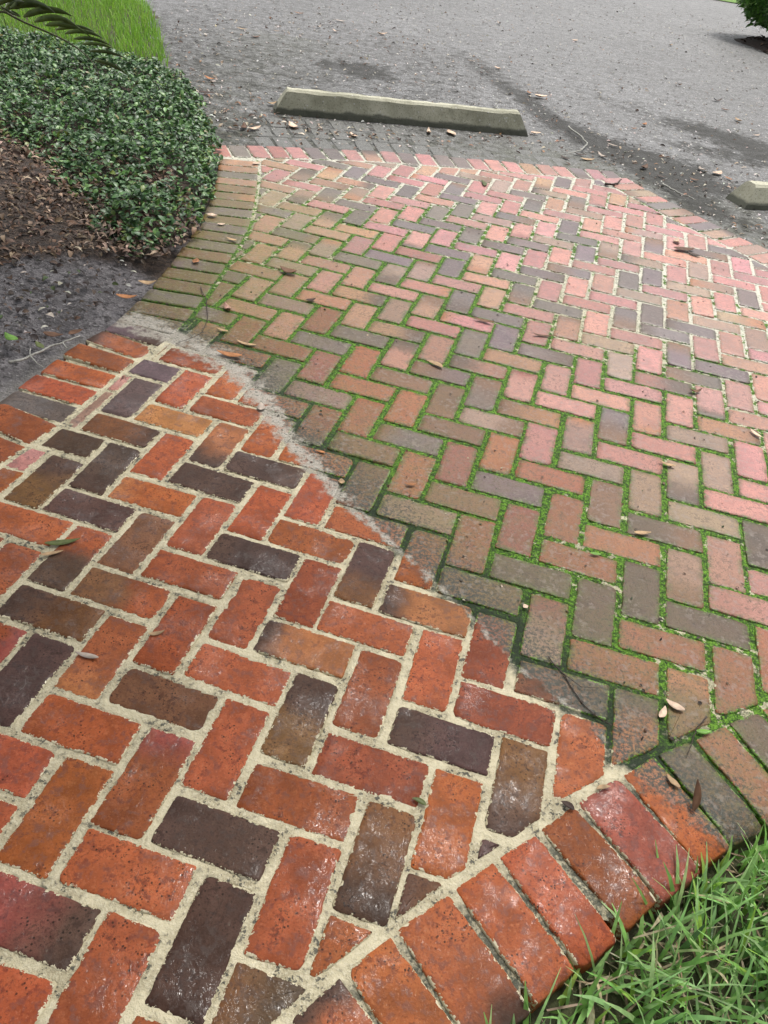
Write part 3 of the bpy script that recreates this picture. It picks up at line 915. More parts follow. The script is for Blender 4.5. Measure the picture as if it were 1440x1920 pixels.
def leaves(pos, nrm_tilt, az, size, aspect, colr, fold=.25, curl=.3, pointed=True):
    """small folded leaves: 5 stations x 3 points"""
    n = len(pos)
    t = np.array([0, .28, .55, .8, 1.0]); wd = np.array([.10, .85, 1.0, .62, .04]) if pointed else np.array([.15, .9, 1, .85, .25])
    lx = (t[None, :, None] - .5) * np.ones((1, 1, 3)); ly = (wd[None, :, None] * np.array([-1, 0, 1.])[None, None]) * .5
    lz = np.abs(ly) * 2 * fold
    X = lx * size[:, None, None]; Y = ly * (size * aspect)[:, None, None]; Z = lz * (size * aspect)[:, None, None] * .5 - (lx ** 2) * curl * size[:, None, None]
    c1, s1 = np.cos(nrm_tilt)[:, None, None], np.sin(nrm_tilt)[:, None, None]
    X2 = X * c1 + Z * s1; Z2 = -X * s1 + Z * c1
    rl = RNG.normal(0, .35, n)[:, None, None]
    Y3 = Y * np.cos(rl) - Z2 * np.sin(rl); Z3 = Y * np.sin(rl) + Z2 * np.cos(rl)
    ca, sa = np.cos(az)[:, None, None], np.sin(az)[:, None, None]
    V = np.stack([X2 * ca - Y3 * sa + pos[:, 0, None, None], X2 * sa + Y3 * ca + pos[:, 1, None, None], Z3 + pos[:, 2, None, None]], -1).reshape(-1, 3)
    b = (np.arange(n) * 15)[:, None, None] + (np.arange(4) * 3)[None, :, None] + np.arange(2)[None, None]
    F = np.stack([b, b + 1, b + 4, b + 3], -1).reshape(-1, 4)
    return V, F, np.repeat(colr, 15, 0)


def scatter(poly, n, seed=0):
    g = np.random.default_rng(seed)
    poly = np.asarray(poly, float); lo, hi = poly.min(0), poly.max(0)
    out = np.zeros((0, 2))
    while len(out) < n:
        p = g.uniform(lo, hi, (n * 2, 2)); out = np.vstack([out, p[inside(p, poly)]])
    return out[:n]


def jitter_cols(base, n, v=.2, h=.12):
    base = np.array(base)
    c = np.tile(base, (n, 1)) * RNG.uniform(1 - v, 1 + v, (n, 1)) * RNG.uniform(1 - h, 1 + h, (n, 3))
    return np.clip(c, 0, 1)


def choose(cols, w, n, v=.2):
    k = RNG.choice(len(cols), n, p=np.array(w) / np.sum(w))
    return np.clip(np.array(cols)[k] * RNG.uniform(1 - v, 1 + v, (n, 1)) * RNG.uniform(.92, 1.08, (n, 3)), 0, 1)


# ---- star jasmine ground cover
n = 36000
P = scatter(JAS, n, 3)
pj = project(np.c_[P, np.full(n, .1)])
keep = (pj[:, 0] > -80) & (pj[:, 0] < 520)
P = P[keep]; n = len(P)
ed_ = poly_dist(P, np.vstack([JAS, JAS[:1]]))[0]
mound = .03 + .075 * sstep(0, .22, ed_) + .13 * (fbm(P[:, 0] * 5, P[:, 1] * 5, 31) - .5) * sstep(0, .15, ed_)
lay = RNG.uniform(0, 1, n) ** .45
Z = mound * lay + .005
P += (np.c_[fbm(P[:, 0] * 9, P[:, 1] * 9, 71), fbm(P[:, 0] * 9, P[:, 1] * 9, 72)] - .5) * .10
thin = (fbm(P[:, 0] * 3.2, P[:, 1] * 3.2, 77) > .22) | (P[:, 1] > 4.0) | (ed_ < .12)
front = sstep(3.55, 3.0, P[:, 1] - .3 * (P[:, 0] + 1.3))
P, Z, ed_ = P[thin], Z[thin], ed_[thin]; n = len(P)
yel = RNG.random(n) < (.05 + .10 * (ed_ < .1))
colr = choose([(.058, .122, .046), (.080, .165, .056), (.125, .24, .07), (.034, .074, .030)], [4, 4, 2.5, 3], n)
colr[yel] = choose([(.16, .22, .05), (.20, .17, .06), (.10, .19, .045)], [1, 1, 1], int(yel.sum()))
V, F, C = leaves(np.c_[P, Z], RNG.normal(.1, .5, n), RNG.uniform(0, 6.28, n), RNG.uniform(.018, .042, n), RNG.uniform(.42, .62, n), colr)
tag(mesh_obj('jasmine_ground_cover', V, F, M_JAS, attrs=None, colors=C), 'dense dark green jasmine ground cover beside the brick walkway', 'ground cover', kind='stuff')

# ---- leaf mulch under and in front of the jasmine
P = scatter(MUL, 9000, 8)
dm = np.clip(RNG.normal(0, 1, len(P)), -2, 2)
V, F, C = leaves(np.c_[P, .028 + RNG.uniform(0, .022, len(P))], RNG.normal(0, .3, len(P)), RNG.uniform(0, 6.28, len(P)), RNG.uniform(.012, .05, len(P)), RNG.uniform(.16, .5, len(P)),
                 choose([(.125, .078, .050), (.23, .155, .105), (.058, .038, .027), (.40, .30, .215), (.15, .088, .053)], [4, 2.5, 4, 1.2, 3], len(P)), fold=.4, curl=.9)
tag(mesh_obj('leaf_mulch', V, F, M_DRY, colors=C), 'brown layer of shed leaves covering the bed in front of the jasmine', 'leaf mulch', kind='stuff')
# crumbs on the bare soil
SOIL = np.array([(-2.6, 1.6), (-1.22, 1.75), (-1.02, 2.45), (-1.0, 2.85), (-1.6, 3.0), (-2.8, 3.0)])
P = scatter(SOIL, 2600, 9)
V, F, C = leaves(np.c_[P, .018 + RNG.uniform(0, .014, len(P))], RNG.normal(0, .2, len(P)), RNG.uniform(0, 6.28, len(P)), RNG.uniform(.006, .034, len(P)) , RNG.uniform(.2, .7, len(P)),
                 choose([(.07, .045, .03), (.15, .10, .07), (.03, .02, .016), (.45, .42, .36), (.06, .09, .03)], [4, 2, 6, 1, .6], len(P)), fold=.3, curl=.6)
tag(mesh_obj('soil_litter', V, F, M_DRY, colors=C), 'crumbs of bark and dead leaves on the grey sandy soil', 'litter', kind='stuff')

# ---- lawn behind the jasmine, lawn far off, lawn in the near corner
LAWN = np.array([(-1.95, 5.85), (-2.13, 6.3), (-2.40, 7.0), (-2.87, 8.08), (-3.7, 9.6), (-6.2, 9.6), (-6.2, 5.8)])
P = scatter(LAWN, 26000, 12)
pj = project(np.c_[P, np.full(len(P), .05)])
P = P[(pj[:, 0] > -60) & (pj[:, 1] > -60)]; n = len(P)
V, F, C = blades(np.c_[P, np.full(n, .02)], RNG.uniform(0, 6.28, n), RNG.uniform(.06, .13, n), RNG.uniform(.004, .007, n), np.abs(RNG.normal(.2, .25, n)), RNG.uniform(.1, 1.0, n),
                 choose([(.20, .42, .035), (.28, .50, .06), (.14, .31, .03), (.36, .44, .12)], [4, 4, 3, .6], n), seg=3)
tag(mesh_obj('lawn_grass', V, F, M_GRASS, colors=C), 'bright green lawn growing behind the jasmine bed', 'grass', kind='stuff')

NEAR = np.vstack([offset(RIGHT_IN, -BL - .012)[10:-20:5], [(2.3, 1.2), (2.3, .0), (.1, .0)]])
e, sd_, arc = poly_dist(NEAR, RIGHT_OUT)
M_LAWNSOIL = simple_mat('lawn_soil', (0.05, 0.045, 0.025), (0.075, 0.085, 0.035), 30, .9, .8, .01)
gxs = np.arange(-.6, 2.6, .03); gys = np.arange(-.4, 1.7, .03)
GX, GY = np.meshgrid(gxs, gys)
gp = np.c_[GX.ravel(), GY.ravel()]
e, sg, arc = poly_dist(gp, RIGHT_OUT[::4])
ok = ((sg < 0) | (e < .05)).reshape(GX.shape)
f_, used = grid_faces(ok[:-1, :-1] & ok[1:, 1:])
tag(mesh_obj('lawn_earth', np.c_[gp, -.052 + (fbm(gp[:, 0] * 9, gp[:, 1] * 9, 3) - .5) * .02][used], f_, M_LAWNSOIL), kind='structure')
P = scatter(NEAR, 9500, 21)
pj = project(np.c_[P, np.full(len(P), 0)])
P = P[(pj[:, 0] > 700) & (pj[:, 0] < 1700) & (pj[:, 1] < 2300)]
ed_ = poly_dist(P, RIGHT_OUT)[0]
n = len(P)
V, F, C = blades(np.c_[P, np.full(n, -.06)], RNG.uniform(0, 6.28, n), RNG.uniform(.06, .15, n) * (.9 + .25 * sstep(0, .1, ed_)), RNG.uniform(.0035, .0105, n), np.abs(RNG.normal(.3, .3, n)), RNG.uniform(.0, 1.2, n),
                 choose([(.30, .52, .17), (.38, .60, .24), (.23, .44, .11), (.42, .60, .26), (.55, .50, .34), (.10, .21, .06), (.34, .56, .10)], [4, 4, 3, 2, .9, 1.5, 1], n))
tag(mesh_obj('near_grass', V, F, M_GRASS, colors=C), 'coarse lawn grass in the corner beyond the curved brick edging', 'grass', kind='stuff')
P = scatter(NEAR, 2600, 22); pj = project(np.c_[P, np.full(len(P), 0)]); P = P[(pj[:, 0] > 700) & (pj[:, 0] < 1700) & (pj[:, 1] < 2300)]; n = len(P)
V, F, C = blades(np.c_[P, RNG.uniform(-.055, -.02, n)], RNG.uniform(0, 6.28, n), RNG.uniform(.04, .10, n), RNG.uniform(.0015, .005, n), RNG.uniform(1.2, 1.6, n), RNG.uniform(-.2, .3, n),
                 choose([(.42, .34, .22), (.24, .17, .10), (.50, .42, .30)], [3, 2, 1], n))
tag(mesh_obj('grass_thatch', V, F, M_DRY, colors=C), 'pale dead thatch lying between the blades of the near lawn', 'thatch', kind='stuff')

FAR = np.array([(3.2, 19.6), (6.0, 19.5), (10, 19.4), (26, 19.2), (30, 42), (-6, 42), (-6, 27)])
M_FARLAWN = simple_mat('far_lawn_turf', (0.10, 0.20, 0.035), (0.15, 0.27, 0.05), 6, .9, .6, .03)
tag(mesh_obj('far_lawn', np.c_[FAR, np.full(len(FAR), -.004)], [tuple(range(len(FAR)))], M_FARLAWN, smooth=False), kind='structure')
P = scatter(FAR[:4].tolist() + [(26, 24), (3, 24)], 5000, 33); n = len(P)
V, F, C = blades(np.c_[P, np.full(n, .03)], RNG.uniform(0, 6.28, n), RNG.uniform(.1, .2, n), RNG.uniform(.012, .02, n), np.abs(RNG.normal(.2, .2, n)), RNG.uniform(.1, 1, n), choose([(.16, .30, .05), (.22, .36, .07)], [1, 1], n), seg=2)
tag(mesh_obj('far_grass', V, F, M_GRASS, colors=C), 'strip of grass along the far side of the asphalt', 'grass', kind='stuff')


# ------------------------------------------------------------------ tubes, leaves and other small builders
def tube(pts, rad, sides=6):
    pts = np.asarray(pts, float); n = len(pts)
    rad = np.broadcast_to(np.asarray(rad, float), (n,))
    tg = np.gradient(pts, axis=0); tg /= np.maximum(np.linalg.norm(tg, axis=1), 1e-9)[:, None]
    up = np.where(np.abs(tg[:, 2:3]) > .9, np.array([[1., 0, 0]]), np.array([[0., 0, 1]]))
    a = np.cross(tg, up); a /= np.linalg.norm(a, axis=1)[:, None]
    b = np.cross(tg, a)
    ang = np.arange(sides) / sides * 2 * math.pi
    V = (pts[:, None] + rad[:, None, None] * (np.cos(ang)[None, :, None] * a[:, None] + np.sin(ang)[None, :, None] * b[:, None])).reshape(-1, 3)
    F = []
    for k in range(n - 1):
        for i in range(sides):
            j = (i + 1) % sides
            F.append((k * sides + i, k * sides + j, (k + 1) * sides + j, (k + 1) * sides + i))
    F.append(tuple(range(sides - 1, -1, -1))); F.append(tuple(range((n - 1) * sides, n * sides)))
    return V, F


def blade_leaf(path, width, side, fold=.2, thick=.0006, shape=None):
    """a leaf along a 3D path with a raised midrib: closed thin shell"""
    path = np.asarray(path, float); n = len(path)
    t = np.linspace(0, 1, n)
    wv = width * .5 * (np.sin(np.pi * np.clip(t, .02, .985) ** .8) ** .75 if shape is None else np.interp(t, *shape))
    tg = np.gradient(path, axis=0); tg /= np.linalg.norm(tg, axis=1)[:, None]
    side = np.asarray(side, float); sv_ = side[None] - (tg @ side)[:, None] * tg; sv_ /= np.linalg.norm(sv_, axis=1)[:, None]
    up = np.cross(tg, sv_)
    top = np.stack([path - sv_ * wv[:, None] + up * (wv * fold)[:, None], path, path + sv_ * wv[:, None] + up * (wv * fold)[:, None]], 1)
    bot = top - up[:, None] * thick
    V = np.vstack([top.reshape(-1, 3), bot.reshape(-1, 3)]); m_ = n * 3
    F = []
    for k in range(n - 1):
        for i in (0, 1):
            a = k * 3 + i
            F.append((a, a + 1, a + 4, a + 3)); F.append((m_ + a, m_ + a + 3, m_ + a + 4, m_ + a + 1))
        a = k * 3
        F.append((a, a + 3, m_ + a + 3, m_ + a)); F.append((a + 2, m_ + a + 2, m_ + a + 5, a + 5))
    return V, F


LEAFC = {'tan': (.40, .27, .15), 'orange': (.36, .155, .06), 'brown': (.13, .065, .035), 'dark': (.05, .028, .02), 'pale': (.62, .46, .34), 'green': (.20, .42, .06), 'olive': (.13, .16, .045), 'grey': (.36, .30, .25), 'pink': (.42, .24, .18)}


def fallen_leaf(px, py, length, ang, kind, label, aspect=.36, curl=.35, z=.004, rise=0.0, group=None, name='fallen_leaf', base=0.0):
    g = ground(px, py, base)
    a = R(ang)
    n = 7; t = np.linspace(-.5, .5, n)
    d = np.array([math.cos(a), math.sin(a), 0]); sd2 = np.array([-math.sin(a), math.cos(a), 0])
    bow = random.uniform(-.12, .12)
    path = np.array([d * length * k + sd2 * length * bow * (1 - 4 * k * k) + np.array([0, 0, z + curl * length * k * k + rise * length * (k + .5)]) for k in t])
    V, F = blade_leaf(path, length * aspect, sd2, fold=random.uniform(.1, .5))
    c = np.tile(np.array(LEAFC[kind]) * random.uniform(.85, 1.15), (len(V), 1))
    zn = fbm(V[:, 0] * 300 + px, V[:, 1] * 300, 3)
    c = c * (.75 + .5 * zn[:, None])
    o = mesh_obj(name, V, F, M_DRY if kind not in ('green', 'olive') else M_SHRUB, colors=c)
    o.location = Vector(g)
    return tag(o, label, 'leaf', group)


# ------------------------------------------------------------------ concrete wheel stops
tc = NT('weathered_concrete')
c1 = tc.noise(7, 4, .65); c2 = tc.noise(90, 4, .7); c3 = tc.noise(260, 2, .6)
hz_ = tc.n.new('ShaderNodeSeparateXYZ'); tc.l.new(tc.pos, hz_.inputs[0])
cc_ = tc.mix(tc.ramp(c1, .3, .7), (0.50, 0.485, 0.37), (0.35, 0.34, 0.245))
cc_ = tc.mix(tc.ramp(c2, .52, .68, 0, .6), cc_, (0.12, 0.12, 0.075))
cc_ = tc.mix(tc.ramp(tc.voro(55), .15, .10, 0, .85), cc_, (0.05, 0.05, 0.04))
cc_ = tc.mix(tc.ramp(tc.noise(2.3, 3, .6), .5, .66, 0, .5), cc_, (0.16, 0.16, 0.10))
cc_ = tc.mix(tc.ramp(tc.voro(26), .16, .10, 0, .8), cc_, (0.52, 0.51, 0.47))
low_dark = tc.ramp(tc.math('ADD', hz_.outputs[2], tc.math('MULTIPLY', tc.math('SUBTRACT', c1, .5), .05)), .032, .014)
cc_ = tc.mix(tc.math('MULTIPLY', low_dark, .85), cc_, (0.055, 0.060, 0.042))  # concrete turns darker towards the ground
tc.set(Base_Color=cc_, Roughness=.75, Normal=tc.bump(tc.math('ADD', c2, c3), .6, .004))
M_CONC = tc.mat


def wheel_stop(name, a, b, depth_, h, top_w, slope_end, label):
    """a, b: front bottom corners on the ground (front = towards the walkway)"""
    a = np.array(a); b = np.array(b)
    L = np.hypot(*(b - a)); ex = (b - a) / L; ey = np.array([-ex[1], ex[0]])
    sec = [(0, 0), (0.004, .028), ((depth_ - top_w) / 2 - .008, h - .012), ((depth_ - top_w) / 2 + .008, h), ((depth_ + top_w) / 2 - .008, h), ((depth_ + top_w) / 2 + .008, h - .012), (depth_ - .004, .028), (depth_, 0)]
    ns = 46
    V = []
    for k in range(ns + 1):
        u = k / ns
        for (dy, dz) in sec:
            ins = slope_end * dz / h
            x = ins + (L - 2 * ins) * u
            p = a + ex * x + ey * dy
            wob = (fbm(np.array([p[0] * 9]), np.array([p[1] * 9 + dz * 20]), 15)[0] - .5) * .010 + (fbm(np.array([p[0] * 45]), np.array([p[1] * 45 + dz * 60]), 16, 2)[0] - .5) * .006
            V.append((p[0] + ey[0] * wob, p[1] + ey[1] * wob, ROAD_Z + dz + (wob if dz > .02 else -.004)))
    m_ = len(sec); F = []
    for k in range(ns):
        for i in range(m_ - 1):
            F.append((k * m_ + i, k * m_ + i + 1, (k + 1) * m_ + i + 1, (k + 1) * m_ + i)[::-1])
    F.append(tuple(range(m_))); F.append(tuple(range(ns * m_ + m_ - 1, ns * m_ - 1, -1)))
    o = mesh_obj(name, V, F, M_CONC, smooth=False, loc=np.r_[(a + b) / 2, ROAD_Z])
    return tag(o, label, 'wheel stop')


A1 = ground(513, 212, ROAD_Z)[:2]; B1 = ground(991, 257, ROAD_Z)[:2]
wheel_stop('concrete_wheel_stop', A1, B1, .15, .135, .062, .085, 'long grey-green concrete wheel stop lying beyond the brick edging')
A2 = ground(1394, 393, ROAD_Z)[:2]; ex2 = (B1 - A1) / np.hypot(*(B1 - A1))
ang2 = math.radians(22); ex2 = np.array([math.cos(ang2), math.sin(ang2)])
wheel_stop('concrete_wheel_stop', A2, A2 + ex2 * 1.75, .19, .125, .08, .07, 'mossy end of a concrete wheel stop at the right edge')

# ------------------------------------------------------------------ arching palm-like plant at the upper left
PB = np.array([-2.35, 3.15, 0.02])
PLANT = empty('cycad_plant', PB)
tag(PLANT, 'dark green cycad whose arching frond hangs over the jasmine', 'cycad')
M_STEM = simple_mat('frond_stem', (0.05, 0.055, 0.018), (0.075, 0.07, 0.025), 60, .5)
M_TRUNK = simple_mat('cycad_trunk_bark', (0.06, 0.045, 0.03), (0.12, 0.09, 0.06), 40, .9, .8, .01)


def sub(name, V, F, mat, parent, colors=None):
    V = np.asarray(V, float) - np.array(PB)
    return mesh_obj(name, V, F, mat, parent, colors=colors)


tv, tf = tube([(PB[0], PB[1], .0), (PB[0], PB[1], .1), (PB[0] + .01, PB[1], .24)], [.07, .085, .06], 10)
sub('trunk', tv, tf, M_TRUNK, PLANT)
DEP = 2.75


def frond(pixels, deps, leaflets, w_leaf, seed):
    ctrl = np.array([at(x, y, d_) for (x, y), d_ in zip(pixels, deps)])
    ctrl = np.vstack([[PB[0], PB[1], .22], PB + np.array([.18, .02, .50]), ctrl]) if seed else ctrl
    tt = np.linspace(0, 1, 40); kk = np.linspace(0, 1, len(ctrl))
    pts = np.c_[[np.interp(tt, kk, ctrl[:, i]) for i in range(3)]].T
    for _ in range(6): pts[1:-1] = (pts[:-2] + 2 * pts[1:-1] + pts[2:]) / 4
    V, F = tube(pts, np.linspace(.0052, .0015, len(pts)), 6)
    st = sub('frond', V, F, M_STEM, PLANT)
    for (x0, y0, x1, y1, sag, d_, wl) in leaflets:
        p0 = at(x0, y0, d_); p1 = at(x1, y1, d_ + random.uniform(-.05, .05))
        mid = at((x0 + x1) / 2, (y0 + y1) / 2 - sag, d_ + .02)
        t = np.linspace(0, 1, 9)[:, None]
        path = (1 - t) ** 2 * p0 + 2 * t * (1 - t) * (2 * mid - (p0 + p1) / 2) + t * t * p1
        ln = np.linalg.norm(p1 - p0)
        V, F = blade_leaf(path, wl * .8, RW[1] * .8 + RW[2] * .6, fold=.18, shape=([0, .12, .4, .75, 1], [.25, .8, 1, .7, .06]))
        c = np.tile(np.array((.075, .110, .024)) * random.uniform(.8, 1.3), (len(V), 1))
        sub('leaflet', V, F, M_PALM, st, c)


frond([(0, 12), (18, 28), (45, 42), (85, 58), (130, 79), (160, 101), (178, 122), (183, 133)], [2.72, 2.74, 2.75, 2.75, 2.75, 2.75, 2.75, 2.75],
      [(19, 16, 104, 25, 14, DEP, .034), (44, 32, 135, 30, 13, DEP, .030), (64, 41, 150, 54, 14, DEP, .027), (85, 48, 171, 70, 12, DEP, .024), (104, 56, 178, 60, 8, DEP + .05, .020),
       (121, 63, 195, 73, 9, DEP, .019), (138, 73, 210, 87, 7, DEP, .0165), (153, 83, 214, 92, 5, DEP, .0145), (167, 96, 238, 110, 5, DEP, .0145), (178, 113, 245, 145, 6, DEP, .016),
       (14, 22, 40, 32, 2, DEP, .018), (10, 16, 45, 4, 4, DEP, .034), (0, 10, 32, 28, -2, DEP - .05, .012)], .03, 1)
frond([(-60, 10), (-30, 8), (0, 14), (14, 24)], [2.6, 2.6, 2.6, 2.6], [(2, 16, 26, 97, -4, 2.6, .022), (-8, 8, 48, -6, 6, 2.6, .030), (-20, 8, 18, -14, 4, 2.6, .028), (-30, 10, -12, 92, -4, 2.6, .024)], .03, 2)

# ------------------------------------------------------------------ shrub and its mulch bed across the asphalt
BC = np.array([5.2, 12.85])
th = np.linspace(0, 2 * math.pi, 40, endpoint=False)
rr = 1 + .06 * np.sin(3 * th + 1) + .05 * np.sin(7 * th)
nr = 6
V = [(BC[0], BC[1], .10)]
for k in range(1, nr + 1):
    u = k / nr
    for a, q in zip(th, rr): V.append((BC[0] + 1.36 * u * q * math.cos(a), BC[1] + 1.3 * u * q * math.sin(a), -.012 + .11 * (1 - u * u)))
F = [(0, 1 + i, 1 + (i + 1) % 40) for i in range(40)]
for k in range(nr - 1):
    for i in range(40):
        a = 1 + k * 40; F.append((a + i, a + 40 + i, a + 40 + (i + 1) % 40, a + (i + 1) % 40))
M_MULCH = simple_mat('bark_mulch', (0.022, 0.014, 0.010), (0.055, 0.032, 0.020), 25, .9, 1.0, .03)
tag(mesh_obj('mulch_bed', V, F, M_MULCH), kind='structure')
P = BC + np.c_[1.6 * np.sqrt(RNG.random(700)) * np.cos(RNG.uniform(0, 6.28, 700)), np.zeros(700)]
a_ = RNG.uniform(0, 6.28, 700); r_ = np.sqrt(RNG.random(700))
P = BC + np.c_[1.34 * r_ * np.cos(a_), 1.27 * r_ * np.sin(a_)]
V, F, C = leaves(np.c_[P, -.02 + .13 * (1 - r_ ** 2) + RNG.uniform(0.005, .03, 700)], RNG.normal(0, .4, 700), RNG.uniform(0, 6.28, 700), RNG.uniform(.04, .10, 700), RNG.uniform(.2, .5, 700),
                 choose([(.03, .018, .012), (.07, .04, .025), (.14, .09, .06)], [5, 3, 1], 700), fold=.4)
tag(mesh_obj('mulch_chips', V, F, M_DRY, colors=C), 'dark bark chips under the shrub across the asphalt', 'mulch', kind='stuff')
SB = np.array([4.78, 13.5, .06])
SHRUB = tag(empty('shrub', SB), 'light green rounded shrub in a dark mulch bed across the asphalt', 'shrub')
for k in range(7):
    a = k * .9 + .3; e_ = SB + np.array([math.cos(a) * .45, math.sin(a) * .4, random.uniform(.6, .95)])
    mid = SB + (e_ - SB) * .5 + np.array([0, 0, .08])
    tv, tf = tube([SB + np.array([math.cos(a) * .04, math.sin(a) * .04, 0]), mid, e_], [.018, .012, .005], 6)
    mesh_obj('stem', tv - SB, tf, M_TRUNK, SHRUB)
n = 9000
dv = RNG.normal(0, 1, (n, 3)); dv /= np.linalg.norm(dv, axis=1)[:, None]
lump = .82 + .30 * fbm(dv[:, 0] * 2.6 + 5, dv[:, 1] * 2.6 + dv[:, 2] * 2.1, 44)
rad_ = RNG.uniform(.55, 1.0, n) ** .6 * lump
P = SB + np.array([0, 0, .66]) + dv * rad_[:, None] * np.array([1.12, .95, .72])
ok = P[:, 2] > .16
P = P[ok]; n = len(P)
V, F, C = leaves(P, RNG.normal(.3, .5, n), np.arctan2(dv[ok][:, 1], dv[ok][:, 0]) + RNG.normal(0, .7, n), RNG.uniform(.07, .13, n), RNG.uniform(.35, .5, n),
                 choose([(.10, .24, .04), (.16, .34, .06), (.06, .16, .025), (.24, .42, .10)], [4, 3, 3, 1.2], n))
mesh_obj('crown', V - SB, F, M_SHRUB, SHRUB, colors=C)

# ------------------------------------------------------------------ twigs
def twig(pix, rad, mat, name, label, z=.012, cat='twig', branches=()):
    P = np.array([ground(x, y, z) for x, y in pix])
    tt = np.linspace(0, 1, 26); kk = np.linspace(0, 1, len(P))
    P2 = np.c_[[np.interp(tt, kk, P[:, i]) for i in range(3)]].T
    for _ in range(2): P2[1:-1] = (P2[:-2] + 2 * P2[1:-1] + P2[2:]) / 4
    P2 += np.c_[(fbm(tt * 9, tt * 0, 3) - .5) * rad * 3, (fbm(tt * 9, tt * 0 + 4, 5) - .5) * rad * 3, np.abs(fbm(tt * 5, tt * 0 + 8, 7) - .3) * rad * 3]
    c = P2.mean(0)
    V, F = tube(P2, np.linspace(rad, rad * .45, 26), 6)
    if not branches:
        o = mesh_obj(name, V, F, mat, loc=c)
        return tag(o, label, cat)
    o = empty(name, c)
    mesh_obj('stem', V - c, F, mat, o)
    for b in branches:
        B = np.array([ground(x, y, z + .004) for x, y in b])
        V, F = tube(B, np.linspace(rad * .6, rad * .3, len(B)), 5)
        mesh_obj('side_twig', V - c, F, mat, o)
    return tag(o, label, cat)


M_LICHEN = simple_mat('lichen_bark', (0.42, 0.42, 0.38), (0.22, 0.21, 0.18), 120, .9, .6)
M_DARKTWIG = simple_mat('dark_twig_bark', (0.03, 0.02, 0.016), (0.06, 0.04, 0.03), 120, .8, .5)
twig([(14, 681), (42, 676), (62, 667), (88, 654), (110, 645), (130, 641), (152, 633)], .0042, M_LICHEN, 'lichen_twig', 'pale lichen-covered twig on the grey soil beside the walkway', .032,
     branches=([(57, 669), (56, 660), (57, 652)], [(58, 669), (70, 682), (84, 690)], [(118, 643), (124, 652), (130, 654)]))
twig([(376, 538), (388, 565), (390, 600), (376, 628), (330, 646)], .0016, M_DARKTWIG, 'dark_rootlet', 'thin dark rootlet curving over the mossy bricks by the left edging', .006)
twig([(1028, 1232), (1060, 1268), (1090, 1318), (1128, 1352), (1168, 1372)], .0015, M_DARKTWIG, 'dark_rootlet', 'thin dark rootlet on the stained brick near the curved edging', .004,
     branches=([(1055, 1262), (1090, 1288), (1130, 1290)],))
twig([(1325, 1345), (1306, 1365), (1298, 1390), (1290, 1416)], .0014, M_DARKTWIG, 'leaf_stalk', 'dark stalk standing by the green leaf on the edging', .006, cat='stalk')
twig([(1065, 238), (1092, 258), (1102, 272), (1085, 285), (1060, 292)], .006, M_LICHEN, 'curved_twig', 'curved pale twig on the dark wet asphalt', .002)
twig([(1242, 345), (1268, 360), (1305, 378)], .006, M_LICHEN, 'straight_twig', 'straight pale twig along the far right edging', .002)
twig([(1135, 346), (1152, 347), (1166, 340)], .008, M_DARKTWIG, 'curled_pod', 'curled brown pod on the far bricks near the corner', .006, cat='pod')

